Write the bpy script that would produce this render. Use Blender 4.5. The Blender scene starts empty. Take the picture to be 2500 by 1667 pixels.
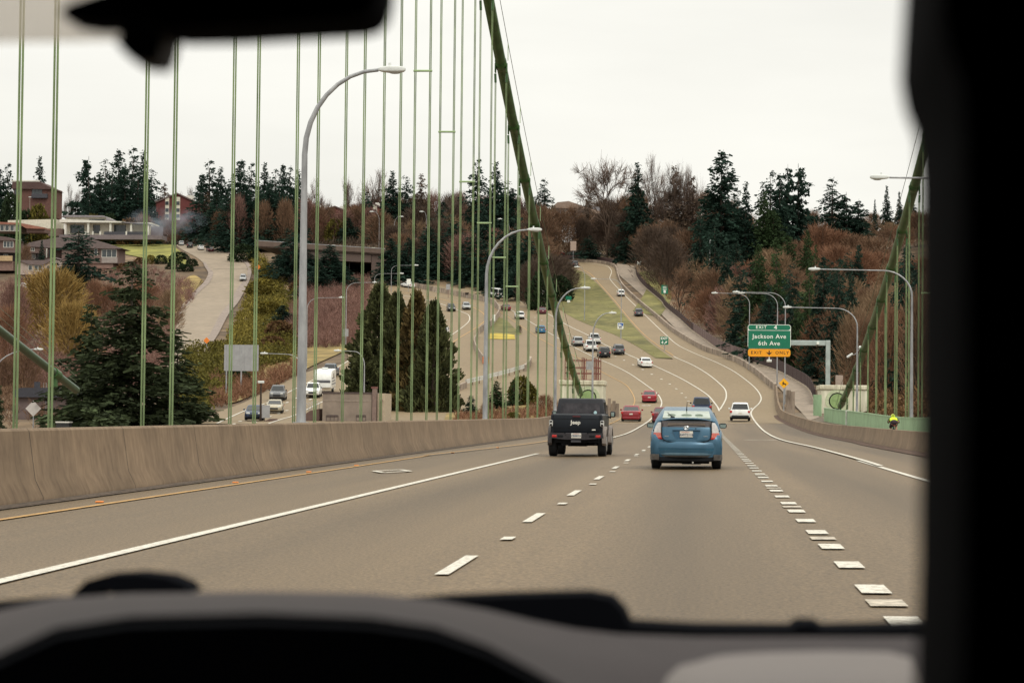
import bpy, math, random
import numpy as np
from mathutils import Vector, Matrix
PI = math.pi
SC = bpy.context.scene
COL = SC.collection
random.seed(7)
# ------------------------------------------------------------------ camera
F, EYE, VPX, VPY, ROLL = 5555.6, 1.43, 1713.0, 1012.0, math.radians(0.6)
def cam_rot():
    a, b = (VPX-1250)/F, -(VPY-833.5)/F
    c, s = math.cos(ROLL), math.sin(ROLL)
    a, b = c*a-s*b, s*a+c*b
    th = math.atan(-b)
    y = -math.sin(th)*b+math.cos(th)
    psi = math.atan2(a, y)
    return Matrix.Rotation(psi, 3, 'Z') @ Matrix.Rotation(PI/2+th, 3, 'X') @ Matrix.Rotation(ROLL, 3, 'Z')
CR = cam_rot()
EYEV = Vector((0, 0, EYE))
cd = bpy.data.cameras.new('camera')
cd.lens, cd.sensor_width, cd.clip_start, cd.clip_end = 80, 36, 0.05, 6000
cd.dof.use_dof = True; cd.dof.focus_distance = 110; cd.dof.aperture_fstop = 9.5
cam = bpy.data.objects.new('camera', cd); COL.objects.link(cam)
cam.matrix_world = Matrix.Translation(EYEV) @ CR.to_4x4()
SC.camera = cam
# ------------------------------------------------------------------ sky, sun, exposure
SUN_EL, SUN_AZ = math.radians(48), math.radians(150)     # from behind, to the right
w = bpy.data.worlds.new('World'); SC.world = w; w.use_nodes = True
nt = w.node_tree; N = nt.nodes; N.clear()
def nd(t, **k):
    n = N.new(t)
    for a, v in k.items(): setattr(n, a, v)
    return n
L = nt.links.new
sky = nd('ShaderNodeTexSky', sky_type='NISHITA', sun_disc=False, sun_elevation=SUN_EL, sun_rotation=SUN_AZ, dust_density=4.0)
tc = nd('ShaderNodeTexCoord'); sp = nd('ShaderNodeSeparateXYZ'); L(tc.outputs['Generated'], sp.inputs[0])
pw = nd('ShaderNodeMath', operation='POWER'); pw.use_clamp = True; L(sp.outputs['Z'], pw.inputs[0]); pw.inputs[1].default_value = 1.6
mr = nd('ShaderNodeMapRange'); L(pw.outputs[0], mr.inputs[0])
mr.inputs[1].default_value, mr.inputs[2].default_value, mr.inputs[3].default_value, mr.inputs[4].default_value = 0.0, 1.0, 7.9, 20.0
mp = nd('ShaderNodeMapping'); mp.inputs['Scale'].default_value = (1, 1, 4.5); L(tc.outputs['Generated'], mp.inputs[0])
nz = nd('ShaderNodeTexNoise'); nz.inputs['Scale'].default_value = 3.2; nz.inputs['Detail'].default_value = 5; L(mp.outputs[0], nz.inputs['Vector'])
m2 = nd('ShaderNodeMapRange'); L(nz.outputs[0], m2.inputs[0])
m2.inputs[1].default_value, m2.inputs[2].default_value, m2.inputs[3].default_value, m2.inputs[4].default_value = 0.3, 0.7, 0.93, 1.1
mu = nd('ShaderNodeMath', operation='MULTIPLY'); L(mr.outputs[0], mu.inputs[0]); L(m2.outputs[0], mu.inputs[1])
vm = nd('ShaderNodeVectorMath', operation='SCALE'); vm.inputs[0].default_value = (1.0, 0.982, 0.905); L(mu.outputs[0], vm.inputs['Scale'])
mx = nd('ShaderNodeMixRGB'); mx.inputs[0].default_value = 0.93; L(sky.outputs[0], mx.inputs[1]); L(vm.outputs[0], mx.inputs[2])
bg = nd('ShaderNodeBackground'); bg.inputs['Strength'].default_value = 0.115; L(mx.outputs[0], bg.inputs[0])
wo = nd('ShaderNodeOutputWorld'); L(bg.outputs[0], wo.inputs[0])
sd = bpy.data.lights.new('sun', 'SUN'); sd.energy = 1.1; sd.angle = math.radians(22); sd.color = (1, 0.95, 0.86)
so = bpy.data.objects.new('sun', sd); COL.objects.link(so)
so.rotation_euler = (PI/2-SUN_EL, 0, -SUN_AZ+PI)
SC.view_settings.view_transform = 'Standard'; SC.view_settings.look = 'None'
SC.view_settings.exposure = 0.0; SC.view_settings.gamma = 1.0
SC.cycles.max_bounces = 5; SC.cycles.transparent_max_bounces = 12; SC.cycles.volume_bounces = 0
SC.cycles.use_denoising = True
# ------------------------------------------------------------------ the lie of the land
HT = [(-50,0),(150,0),(165,.1),(180,.28),(214,.78),(250,1.65),(286,3.0),(314,4.8),(350,8.0),(374,10.4),(420,14.4),(476,19.3),(526,24.7),(590,32.0),(640,40),(680,47),(720,53.5),(760,59),(820,63),(1000,66),(1700,66)]
HX = np.array([p[0] for p in HT], float); HY = np.array([p[1] for p in HT], float)
def _slopes():
    d = np.diff(HY)/np.diff(HX); m = np.zeros(len(HX)); m[1:-1] = np.where(d[:-1]*d[1:] <= 0, 0, 2*d[:-1]*d[1:]/(d[:-1]+d[1:]+1e-9)); return m
HM = _slopes()
def h(y):
    i = int(min(max(np.searchsorted(HX, y)-1, 0), len(HX)-2)); w_ = HX[i+1]-HX[i]; t = min(max((y-HX[i])/w_, 0), 1)
    return float((2*t**3-3*t*t+1)*HY[i]+(t**3-2*t*t+t)*w_*HM[i]+(-2*t**3+3*t*t)*HY[i+1]+(t**3-t*t)*w_*HM[i+1])
HTAB = np.array([h(y) for y in range(-50, 1701)])
def hq(y):
    y = min(max(y+50, 0), 1749.0); i = int(y); return HTAB[i]*(1-(y-i))+HTAB[i+1]*(y-i)
CS = 0.0105
def H(x, y): return hq(y)+CS*x
def ray(px, py): return CR @ Vector(((px-1250)/F, -(py-833.5)/F, -1.0))
def P(px, py, Y):                      # the point at distance Y along the road seen in that direction
    d = ray(px, py); return EYEV+d*(Y/d.y)
def G(px, py, dz=0.0):                 # the point of the ground seen in that direction
    d = ray(px, py); sx, sz = d.x/d.y, d.z/d.y
    y = 4.0; step = 4.0
    while y < 1650:
        y2 = y+step
        if EYE+sz*y2 < H(sx*y2, y2):
            for _ in range(24):
                m = (y+y2)/2
                if EYE+sz*m < H(sx*m, m): y2 = m
                else: y = m
            return Vector((sx*y, y, H(sx*y, y)+dz))
        y = y2
    y = 860; return Vector((sx*y, y, H(sx*y, y)+dz))
def proj(v):
    c = CR.transposed() @ (Vector(v)-EYEV); return (1250+F*c.x/-c.z, 833.5-F*c.y/-c.z)
DS = 1.06293
# ------------------------------------------------------------------ materials
MATS = {}
def M(name, col=None, var=.18, scale=4.0, rough=.75, metal=0.0, bump=0.0, stretch=(1,1,1), col2=None, spec=.35, isl=0.0, detail=6, emit=0, coord='Object', trans=0.0, big=0.0, bigscale=.03, bigst=(1,1,1), pos=(.32,.68)):
    if name in MATS: return MATS[name]
    m = bpy.data.materials.new(name); m.use_nodes = True; t = m.node_tree; n = t.nodes; l = t.links.new
    b = n['Principled BSDF']
    c = n.new('ShaderNodeTexCoord'); mp = n.new('ShaderNodeMapping'); mp.inputs['Scale'].default_value = stretch
    l(c.outputs[coord], mp.inputs[0])
    z = n.new('ShaderNodeTexNoise'); z.inputs['Scale'].default_value = scale; z.inputs['Detail'].default_value = detail; z.inputs['Roughness'].default_value = .62
    l(mp.outputs[0], z.inputs['Vector'])
    r = n.new('ShaderNodeValToRGB'); e = r.color_ramp.elements; e[0].position, e[1].position = pos
    lo = tuple(max(0, k*(1-var)) for k in col); hi = tuple(min(1, k*(1+var)) for k in (col2 or col))
    e[0].color = (*lo, 1); e[1].color = (*hi, 1); l(z.outputs[0], r.inputs[0]); out = r.outputs[0]
    def mul(src, val):
        q = n.new('ShaderNodeMixRGB'); q.blend_type = 'MULTIPLY'; q.inputs[0].default_value = 1; l(src, q.inputs[1]); l(val, q.inputs[2]); return q.outputs[0]
    if big:
        z2 = n.new('ShaderNodeTexNoise'); z2.inputs['Scale'].default_value = bigscale; z2.inputs['Detail'].default_value = 3; mp2 = n.new('ShaderNodeMapping'); mp2.inputs['Scale'].default_value = bigst; l(c.outputs[coord], mp2.inputs[0]); l(mp2.outputs[0], z2.inputs['Vector'])
        q = n.new('ShaderNodeMapRange'); q.inputs[1].default_value, q.inputs[2].default_value = .3, .7; q.inputs[3].default_value, q.inputs[4].default_value = 1-big, 1+big; l(z2.outputs[0], q.inputs[0]); out = mul(out, q.outputs[0])
    if isl:
        g = n.new('ShaderNodeNewGeometry'); q = n.new('ShaderNodeMapRange'); q.inputs[3].default_value, q.inputs[4].default_value = 1-isl, 1+isl
        l(g.outputs['Random Per Island'], q.inputs[0]); out = mul(out, q.outputs[0])
    l(out, b.inputs['Base Color'])
    b.inputs['Roughness'].default_value = rough; b.inputs['Metallic'].default_value = metal; b.inputs['Specular IOR Level'].default_value = spec
    if bump:
        u = n.new('ShaderNodeBump'); u.inputs['Strength'].default_value = bump; u.inputs['Distance'].default_value = .02; l(z.outputs[0], u.inputs['Height']); l(u.outputs[0], b.inputs['Normal'])
    if emit: l(out, b.inputs['Emission Color']); b.inputs['Emission Strength'].default_value = emit
    if trans:
        tl = n.new('ShaderNodeBsdfTranslucent'); l(out, tl.inputs[0]); ms = n.new('ShaderNodeMixShader'); ms.inputs[0].default_value = trans
        l(b.outputs[0], ms.inputs[1]); l(tl.outputs[0], ms.inputs[2]); l(ms.outputs[0], n['Material Output'].inputs[0])
    MATS[name] = m; return m
def paint(name, col, rough=.25): return M(name, col, var=.07, scale=3, rough=rough, spec=.5, big=.05, bigscale=.8)
# ------------------------------------------------------------------ mesh building
class MB:
    def __init__(s): s.v = []; s.f = []; s.m = []; s.mi = 0
    def add(s, vs, fs):
        o = len(s.v); s.v += [tuple(q) for q in vs]; s.f += [tuple(i+o for i in f) for f in fs]; s.m += [s.mi]*len(fs); return s
    def box(s, x0, x1, y0, y1, z0, z1, r=0.0):
        if r > 0: return s.rbox(x0, x1, y0, y1, z0, z1, r)
        return s.add([(x0,y0,z0),(x1,y0,z0),(x1,y1,z0),(x0,y1,z0),(x0,y0,z1),(x1,y0,z1),(x1,y1,z1),(x0,y1,z1)],
                     [(0,3,2,1),(4,5,6,7),(0,1,5,4),(1,2,6,5),(2,3,7,6),(3,0,4,7)])
    def rbox(s, x0, x1, y0, y1, z0, z1, r):
        rings = []
        for z, i in ((z0, r), (z0+r*.3, r*.3), (z0+r, 0), (z1-r, 0), (z1-r*.3, r*.3), (z1, r)):
            rings.append([(a, b, z) for a, b in rrect((x0+x1)/2, (y0+y1)/2, (x1-x0)/2-i, (y1-y0)/2-i, max(r-i*.3, .003))])
        return s.loft(rings)
    def loft(s, rings, caps=True, close=True):
        k = len(rings[0]); fs = []
        for a in range(len(rings)-1):
            for i in range(k if close else k-1):
                j = (i+1) % k; fs.append((a*k+i, a*k+j, (a+1)*k+j, (a+1)*k+i))
        if caps: fs.append(tuple(range(k-1, -1, -1))); fs.append(tuple((len(rings)-1)*k+i for i in range(k)))
        return s.add([p for r in rings for p in r], fs)
    def tube(s, pts, r, n=8, caps=True):
        pts = [Vector(p) for p in pts]; rs = r if isinstance(r, (list, tuple)) else [r]*len(pts); rings = []; u = None
        for i, p in enumerate(pts):
            d = (pts[min(i+1, len(pts)-1)]-pts[max(i-1, 0)]).normalized()
            if u is None: u = d.orthogonal().normalized()
            else: u = (u-d*u.dot(d)).normalized()
            v = d.cross(u)
            rings.append([p+(u*math.cos(2*PI*k/n)+v*math.sin(2*PI*k/n))*rs[i] for k in range(n)])
        return s.loft(rings, caps)
    def quad(s, *p): return s.add(p, [tuple(range(len(p)))])
    def ell(s, c, rx, ry, rz, n=12, m=7):
        c = Vector(c); rings = []
        for a in range(m+1):
            t = PI*(a+.02)/(m+.04); rings.append([(c.x+rx*math.sin(t)*math.cos(2*PI*k/n), c.y+ry*math.sin(t)*math.sin(2*PI*k/n), c.z-rz*math.cos(t)) for k in range(n)])
        return s.loft(rings)
    def cyl(s, c, axis, r, l, n=20):
        c = Vector(c); a = Vector(axis).normalized(); return s.tube([c-a*l/2, c+a*l/2], r, n)
    def disc(s, c, axis, r, n=20, r0=0.0, t=.01):
        c = Vector(c); a = Vector(axis).normalized(); u = a.orthogonal().normalized(); v = a.cross(u)
        cs = [(u*math.cos(2*PI*k/n)+v*math.sin(2*PI*k/n)) for k in range(n)]
        rings = [[c+q*r0 for q in cs], [c+q*r for q in cs], [c+q*r+a*t for q in cs], [c+q*r0+a*t for q in cs]]
        if r0 <= 0: return s.tube([c, c+a*t], r, n)
        s.loft(rings+[rings[0]], caps=False); return s
    def prism(s, poly, y0, y1):        # outline in (x, z), from y0 to y1
        n = len(poly); s.add([(x, y0, z) for x, z in poly]+[(x, y1, z) for x, z in poly],
            [tuple(range(n)), tuple(range(2*n-1, n-1, -1))]+[((i+1) % n, i, n+i, n+(i+1) % n) for i in range(n)]); return s
    def mesh(s, name, smooth=None):
        me = bpy.data.meshes.new(name); me.from_pydata(s.v, [], s.f); me.update()
        if smooth is not None:
            me.shade_smooth(); me.set_sharp_from_angle(angle=math.radians(smooth))
        return me
    def build(s, name, mat, parent=None, smooth=None):
        me = s.mesh(name, smooth)
        for q in (mat if isinstance(mat, (list, tuple)) else [mat]): me.materials.append(q)
        if isinstance(mat, (list, tuple)): me.polygons.foreach_set('material_index', s.m)
        return link(name, me, parent)
def rrect(cx, cy, hw, hh, r, n=3):
    r = min(r, hw, hh); o = []
    for k, (sx, sy) in enumerate(((1,1),(-1,1),(-1,-1),(1,-1))):
        for i in range(n+1):
            a = PI/2*(k+i/n); o.append((cx+sx*(hw-r)+r*math.cos(a), cy+sy*(hh-r)+r*math.sin(a)))
    return o
def link(name, me, parent=None):
    o = bpy.data.objects.new(name, me); COL.objects.link(o)
    if parent is not None: o.parent = parent
    return o
def tag(o, label=None, cat=None, group=None, kind=None):
    for k, v in (('label', label), ('category', cat), ('group', group), ('kind', kind)):
        if v: o[k] = v
    return o
def thing(name, label, cat, loc=(0,0,0), rz=0.0, group=None):
    o = link(name, None); o.location = loc; o.rotation_euler = (0, 0, rz); o.empty_display_size = .3
    return tag(o, label, cat, group)
def copy_tree(o, parent=None):
    c = o.copy(); COL.objects.link(c)
    if parent is not None: c.parent = parent
    for ch in o.children: copy_tree(ch, c)
    return c
def npmesh(name, v, f, mat):
    v = np.asarray(v, np.float32); f = np.asarray(f, np.int32); me = bpy.data.meshes.new(name); k = f.shape[1]
    me.vertices.add(len(v)); me.vertices.foreach_set('co', v.ravel())
    me.loops.add(f.size); me.loops.foreach_set('vertex_index', f.ravel())
    me.polygons.add(len(f)); me.polygons.foreach_set('loop_start', np.arange(len(f), dtype=np.int32)*k)
    me.update(calc_edges=True); me.materials.append(mat); return me
def text(s, size, mat, parent, loc, bold=0.0, name='lettering', sx=1.0, align='CENTER', depth=.004, spacing=1.0):
    cu = bpy.data.curves.new(name, 'FONT'); cu.body = s; cu.size = size; cu.offset = bold*size; cu.extrude = depth; cu.align_x = align; cu.align_y = 'CENTER'; cu.space_character = spacing; cu.resolution_u = 3
    t = bpy.data.objects.new('t', cu); COL.objects.link(t); bpy.context.view_layer.update()
    me = bpy.data.meshes.new_from_object(t.evaluated_get(bpy.context.evaluated_depsgraph_get()))
    bpy.data.objects.remove(t); me.name = name; me.materials.clear(); me.materials.append(mat)
    o = link(name, me, parent); o.location = loc; o.rotation_euler = (PI/2, 0, 0); o.scale = (sx, 1, 1); return o
def resamp(pts, step):
    pts = [Vector(p) for p in pts]; d = [0.0]
    for a, b in zip(pts, pts[1:]): d.append(d[-1]+(b-a).length)
    n = max(2, int(d[-1]/step)+1); o = []
    for i in range(n):
        s_ = d[-1]*i/(n-1); k = 0
        while k < len(d)-2 and d[k+1] < s_: k += 1
        o.append(pts[k].lerp(pts[k+1], (s_-d[k])/max(d[k+1]-d[k], 1e-6)))
    return o
def smooth_px(pts, n=6):               # Catmull-Rom through picture points
    p = [pts[0]]+list(pts)+[pts[-1]]; o = []
    for i in range(1, len(p)-2):
        for k in range(n):
            t = k/n; o.append(tuple(.5*(2*p[i][j]+(p[i+1][j]-p[i-1][j])*t+(2*p[i-1][j]-5*p[i][j]+4*p[i+1][j]-p[i+2][j])*t*t+(3*p[i][j]-p[i-1][j]-3*p[i+1][j]+p[i+2][j])*t**3) for j in range(2)))
    return o+[tuple(pts[-1])]
def gpath(px, dz=0.0, step=2.5, sm=6): return [Vector((p.x, p.y, H(p.x, p.y)+dz)) for p in resamp([G(*q) for q in smooth_px(px, sm)], step)]
def sweep(mb, path, prof, caps=True):  # prof: (offset to the left of travel, height)
    rings = []
    for i, p in enumerate(path):
        d = path[min(i+1, len(path)-1)]-path[max(i-1, 0)]; d.z = 0; d.normalize(); lf = Vector((-d.y, d.x, 0))
        rings.append([p+lf*a+Vector((0, 0, b)) for a, b in prof])
    return mb.loft(rings, caps)
# ================================================================== THE SETTING
asph = M('asphalt', (.112,.077,.042), var=.44, scale=28, rough=.6, bump=.3, stretch=(1,.8,1), col2=(.134,.094,.052), big=.22, bigscale=.5, bigst=(1.2,.03,1), spec=.25, detail=3)
asph_old = M('worn_asphalt', (.188,.137,.077), var=.15, scale=2.5, rough=.75, col2=(.202,.149,.086), big=.07, bigscale=.04, detail=9)
def lanes(m):                          # oil-darkened strip down the middle of each lane
    t = m.node_tree; n = t.nodes; l = t.links.new; b = n['Principled BSDF']; src = b.inputs['Base Color'].links[0].from_socket
    c = n.new('ShaderNodeTexCoord'); x = n.new('ShaderNodeSeparateXYZ'); l(c.outputs['Object'], x.inputs[0]); z = n.new('ShaderNodeTexNoise'); z.inputs['Scale'].default_value = .12; l(c.outputs['Object'], z.inputs['Vector'])
    a = n.new('ShaderNodeMath'); a.operation = 'MULTIPLY_ADD'; a.inputs[1].default_value = .5; l(z.outputs[0], a.inputs[0]); l(x.outputs['X'], a.inputs[2])
    r = n.new('ShaderNodeMapRange'); r.inputs[1].default_value, r.inputs[2].default_value = -11, 9; l(a.outputs[0], r.inputs[0]); k = n.new('ShaderNodeValToRGB'); e = k.color_ramp
    st = [(-10.4,.72),(-9.6,.95),(-7.5,.84),(-5.7,1.06),(-4.0,.82),(-2.05,1.06),(-.2,.82),(1.65,1.06),(3.4,.83),(5.2,1.05),(7.3,.8)]
    while len(e.elements) < len(st): e.elements.new(.5)
    for el, (xx, v) in zip(e.elements, st): el.position = (xx+11)/20; el.color = (v, v*.995, v*.985, 1)
    e.interpolation = 'EASE'; l(r.outputs[0], k.inputs[0]); q = n.new('ShaderNodeMixRGB'); q.blend_type = 'MULTIPLY'; q.inputs[0].default_value = 1; l(src, q.inputs[1]); l(k.outputs[0], q.inputs[2]); l(q.outputs[0], b.inputs['Base Color'])
lanes(asph)
white = M('road_paint', (.34,.29,.23), var=.2, scale=16, rough=.6, col2=(.50,.475,.41), pos=(.34,.52), detail=8)
yellow = M('yellow_road_paint', (.42,.24,.075), var=.3, scale=6, rough=.6)
conc = M('barrier_concrete', (.155,.106,.066), var=.12, scale=3.6, rough=.85, stretch=(1.2,1.6,.55), col2=(.20,.142,.09), big=.2, bigscale=.4, bump=.05, detail=12)
def seams(m, period, axis='Y', wd=.007, dark=.35):
    t = m.node_tree; n = t.nodes; l = t.links.new; b = n['Principled BSDF']; src = b.inputs['Base Color'].links[0].from_socket
    c = n.new('ShaderNodeTexCoord'); x = n.new('ShaderNodeSeparateXYZ'); l(c.outputs['Object'], x.inputs[0])
    d = n.new('ShaderNodeMath'); d.operation = 'DIVIDE'; d.inputs[1].default_value = period; l(x.outputs[axis], d.inputs[0])
    f = n.new('ShaderNodeMath'); f.operation = 'FRACT'; l(d.outputs[0], f.inputs[0]); g = n.new('ShaderNodeMath'); g.operation = 'LESS_THAN'; g.inputs[1].default_value = wd; l(f.outputs[0], g.inputs[0])
    q = n.new('ShaderNodeMixRGB'); q.blend_type = 'MULTIPLY'; q.inputs[2].default_value = (dark, dark, dark, 1); l(g.outputs[0], q.inputs[0]); l(src, q.inputs[1]); l(q.outputs[0], b.inputs['Base Color'])
seams(conc, 6.1)
conc2 = M('old_concrete', (.20,.15,.115), var=.45, scale=1.1, rough=.9, stretch=(1,1,.25), col2=(.29,.235,.185), big=.2, bigscale=.3, detail=8)
grass_m = M('grass', (.10,.104,.027), var=.3, scale=.5, rough=.95, col2=(.16,.14,.048), big=.3, bigscale=.06, detail=9)
land_m = M('hillside', (.082,.056,.038), var=.4, scale=.16, rough=.97, col2=(.135,.092,.052), big=.35, bigscale=.03, detail=9)
def tz(x, y):                          # land height: dips under the bridge span
    z = H(x, y)-.15
    if y < 214: z -= (214-y)*.22 if y > 60 else 34
    if x > 26 and y > 240: z += min(8, (x-26)*.10)*min(1, (y-240)/120)
    return z
def terrain():
    xs = np.concatenate([np.arange(-900, -200, 50), np.arange(-200, 140, 5), np.arange(140, 801, 60)]); ys = np.concatenate([np.arange(-60, 200, 20), np.arange(200, 860, 5), np.arange(860, 1501, 40)])
    v = [(x, y, tz(x, y)) for y in ys for x in xs]; n = len(xs)
    f = [(j*n+i, j*n+i+1, (j+1)*n+i+1, (j+1)*n+i) for j in range(len(ys)-1) for i in range(n-1)]
    me = npmesh('terrain', v, f, land_m); me.shade_smooth(); return tag(link('terrain', me), kind='structure')
terrain()
def interp_poly(px, y):
    for (xa, ya), (xb, yb) in zip(px, px[1:]):
        if (ya-y)*(yb-y) <= 0 and ya != yb: return xa+(xb-xa)*(y-ya)/(yb-ya)
    return px[0][0] if abs(y-px[0][1]) < abs(y-px[-1][1]) else px[-1][0]
def rowsheet(name, Lp, Rp, y0, y1, mat, dz, kind='structure', n=110, cols=8, parent=None):
    Lp, Rp = smooth_px(Lp), smooth_px(Rp); v = []
    for i in range(n+1):
        y = y0+(y1-y0)*i/n; xl, xr = interp_poly(Lp, y), interp_poly(Rp, y)
        for k in range(cols+1):
            p = G(xl+(xr-xl)*k/cols, y); v.append((p.x, p.y, p.z+dz))
    c = cols+1; f = [(j*c+i, j*c+i+1, (j+1)*c+i+1, (j+1)*c+i) for j in range(n) for i in range(cols)]
    o = link(name, npmesh(name, v, f, mat), parent)
    if parent is None: tag(o, kind=kind)
    return o
def twopath(name, A, B, mat, dz, cols=5, n=90):
    a = resamp([G(*q) for q in smooth_px(A)], 1); b = resamp([G(*q) for q in smooth_px(B)], 1); v = []
    for i in range(n+1):
        p, q = a[int(i/n*(len(a)-1))], b[int(i/n*(len(b)-1))]
        for k in range(cols+1):
            r = p.lerp(q, k/cols); v.append((r.x, r.y, H(r.x, r.y)+dz))
    c = cols+1; f = [(j*c+i, j*c+i+1, (j+1)*c+i+1, (j+1)*c+i) for j in range(n) for i in range(cols)]
    return tag(link(name, npmesh(name, v, f, mat)), kind='structure')
# --- bridge deck, straight towards the camera
def deck():
    ys = np.concatenate([np.arange(-12, 150, 6), np.arange(150, 252, 3)]); xs = np.linspace(-11.9, 13.6, 12)
    v = [(x, y, H(x, y)) for y in ys for x in xs]; n = len(xs)
    f = [(j*n+i, j*n+i+1, (j+1)*n+i+1, (j+1)*n+i) for j in range(len(ys)-1) for i in range(n-1)]
    return tag(link('road', npmesh('road', v, f, asph)), kind='structure')
ROAD = deck()
HW_L = [(470,1040),(500,1030),(540,1003),(600,980),(744,910),(843,884),(845,850),(850,800),(855,760),(840,720),(820,676),(815,655)]
RB = [(2103,1081),(1994,1059),(1912,1027),(1897,1008),(1892,985),(1890,953),(1874,940),(1841,912),(1803,888),(1762,871),(1722,858),(1681,836),(1640,809),(1599,774),(1554,736),(1518,700),(1507,675),(1505,665),(1500,654),(1483,647),(1447,641),(1400,638)]
ISL_L = [(890,678),(1063,697),(1100,701),(1190,704),(1277,723),(1337,742),(1367,756),(1385,768),(1411,782),(1447,797),(1501,818),(1554,845),(1590,868),(1608,877),(1643,877)]
ISL_R = [(1643,876),(1626,865),(1581,831),(1536,784),(1501,741),(1465,700),(1429,668),(1397,656),(1385,650),(1375,644)]
HW_R = [(2103,1081),(1994,1059),(1912,1027),(1897,1008),(1892,985),(1890,953),(1874,940),(1841,912),(1803,888),(1765,877)]+ISL_L[::-1]
rowsheet('highway', HW_L, HW_R, 1034, 877, asph_old, .012)
rowsheet('highway', HW_L, ISL_L[::-1], 877, 655, asph_old, .012, cols=14)
rowsheet('exit_ramp', ISL_R, RB, 877, 640, asph_old, .022)
PATH_L = [(1975,1027),(1901,945),(1885,929),(1847,901),(1803,880),(1760,863),(1697,838),(1652,804),(1608,761),(1572,725),(1536,693),(1511,670),(1506,643)]
PATH_R = [(2000,1019),(1990,983),(1972,951),(1940,929),(1899,907),(1836,885),(1760,856),(1724,832),(1688,806),(1661,781),(1626,752),(1613,734),(1572,699),(1554,674),(1550,650)]
path_m = M('path_asphalt', (.21,.165,.125), var=.2, scale=1.2, rough=.8, col2=(.26,.21,.16), big=.12, bigscale=.08)
twopath('path', PATH_L, PATH_R, path_m, .03)
LR_L = [(405,584),(447,611),(479,628),(498,644),(515,663),(509,677),(479,709),(444,758),(430,790),(419,809),(408,842),(400,870),(372,940)]
LR_R = [(500,592),(540,606),(570,620),(599,636),(613,652),(612,676),(600,704),(582,738),(558,768),(534,814),(517,840),(495,872),(455,940)]
street_m = M('street_asphalt', (.225,.18,.13), var=.12, scale=.5, rough=.8, col2=(.25,.20,.145), big=.1, bigscale=.06, detail=10)
walk_m = M('pavement_concrete', (.19,.15,.125), var=.2, scale=1, rough=.85, col2=(.24,.195,.165))
twopath('street', LR_L, [(x-10-(y>700)*10, y) for x, y in LR_R], street_m, .02, cols=8)
twopath('pavement', [(x-10-(y>700)*10, y) for x, y in LR_R], LR_R, walk_m, .13, cols=3)
twopath('pavement', [(495,640),(500,652),(508,668),(497,690),(470,716),(440,752),(424,776)], [(501,640),(512,657),(521,668),(510,692),(484,716),(452,752),(434,776)], walk_m, .12, cols=2)
# --- grass verges
gl = [(1397,654)]+[(1340,690),(1310,712),(1300,728)]
rowsheet('grass_verge', [(1397,652),(1365,672),(1345,700),(1335,720),(1337,742)]+ISL_L[6:], ISL_R, 652, 875, grass_m, .05, cols=10)
verge_m = M('dry_grass', (.17,.125,.04), var=.35, scale=.25, rough=.95, col2=(.23,.165,.06), big=.35, bigscale=.09, detail=9)
twopath('grass_verge', [(560,985),(600,972),(744,902),(885,836),(900,818)], [(520,960),(590,920),(720,846),(850,800),(880,790)], verge_m, .06)
lawn_m = M('lawn', (.15,.15,.03), var=.3, scale=.3, rough=.95, col2=(.20,.19,.045), big=.25, bigscale=.08, detail=8)
twopath('lawn', [(232,585),(330,588),(400,590),(440,614)], [(250,610),(330,626),(400,640),(462,648)], lawn_m, .1)
twopath('lawn', [(430,700),(470,672),(500,690)], [(420,790),(440,760),(470,722)], verge_m, .1)
ygr = M('yellow_grass', (.34,.25,.03), var=.3, scale=.3, rough=.95, col2=(.38,.29,.05), big=.2)
twopath('grass_verge', [(1195,815),(1225,815),(1256,818)], [(1190,828),(1225,829),(1258,829)], ygr, .10)
twopath('grass_verge', [(1205,772),(1222,776),(1240,785)], [(1186,812),(1225,816),(1275,817)], grass_m, .07)
twopath('grass_verge', [(1480,1014),(1380,1004),(1280,990),(1200,1000),(1090,1010)], [(1450,1034),(1380,1034),(1280,1034),(1190,1034),(1080,1034)], verge_m, .05)
twopath('grass_verge', [(1545,760),(1580,700),(1560,665)], [(1610,775),(1640,720),(1600,660)], grass_m, .1)
# --- painted lines: near part by its offset from the camera line, far part traced along the ground
def ribbon(mb, path, wd, dz):
    r = []
    for i, p in enumerate(path):
        d = path[min(i+1, len(path)-1)]-path[max(i-1, 0)]; d.z = 0; d.normalize(); s_ = Vector((d.y, -d.x, 0))*wd/2
        a, b = p-s_, p+s_; r.append([(a.x, a.y, H(a.x, a.y)+dz), (b.x, b.y, H(b.x, b.y)+dz)])
    mb.loft(r, caps=False, close=False)
def near(X, y0=2, y1=150, st=4, bend=0.0): return [Vector((X+bend*(y/150)**2, y, H(X, y))) for y in np.arange(y0, y1, st)]
def line(name, path, wd, mat, dz=.016, parent=None): 
    b = MB(); ribbon(b, path, wd, dz); return b.build(name, mat, parent or ROAD)
def dashes(name, path, wd, on, off, mat, dz=.017, parent=None, start=0.0):
    pts = resamp(path, .3); b = MB(); n_on, per = max(2, int(on/.3)), int((on+off)/.3); i = int(start/.3)
    while i+n_on < len(pts): ribbon(b, pts[i:i+n_on+1:max(1, n_on//3)], wd, dz); i += per
    return b.build(name, mat, parent or ROAD)
FAR = .05
HOV = [(1495,1070),(1536,1057),(1579,1032),(1598,1014),(1612,996),(1615,980),(1604,961),(1577,940),(1536,912),(1495,891),(1454,874),(1400,847),(1372,831),(1334,809),(1296,787),(1247,757),(1201,738),(1100,718),(1000,706)]
line('lane_line', near(-5.95, 3, 84), .17, white)
line('lane_line', gpath([(1437,1088)]+HOV, 0, 1.5), .16, white, FAR)
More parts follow.
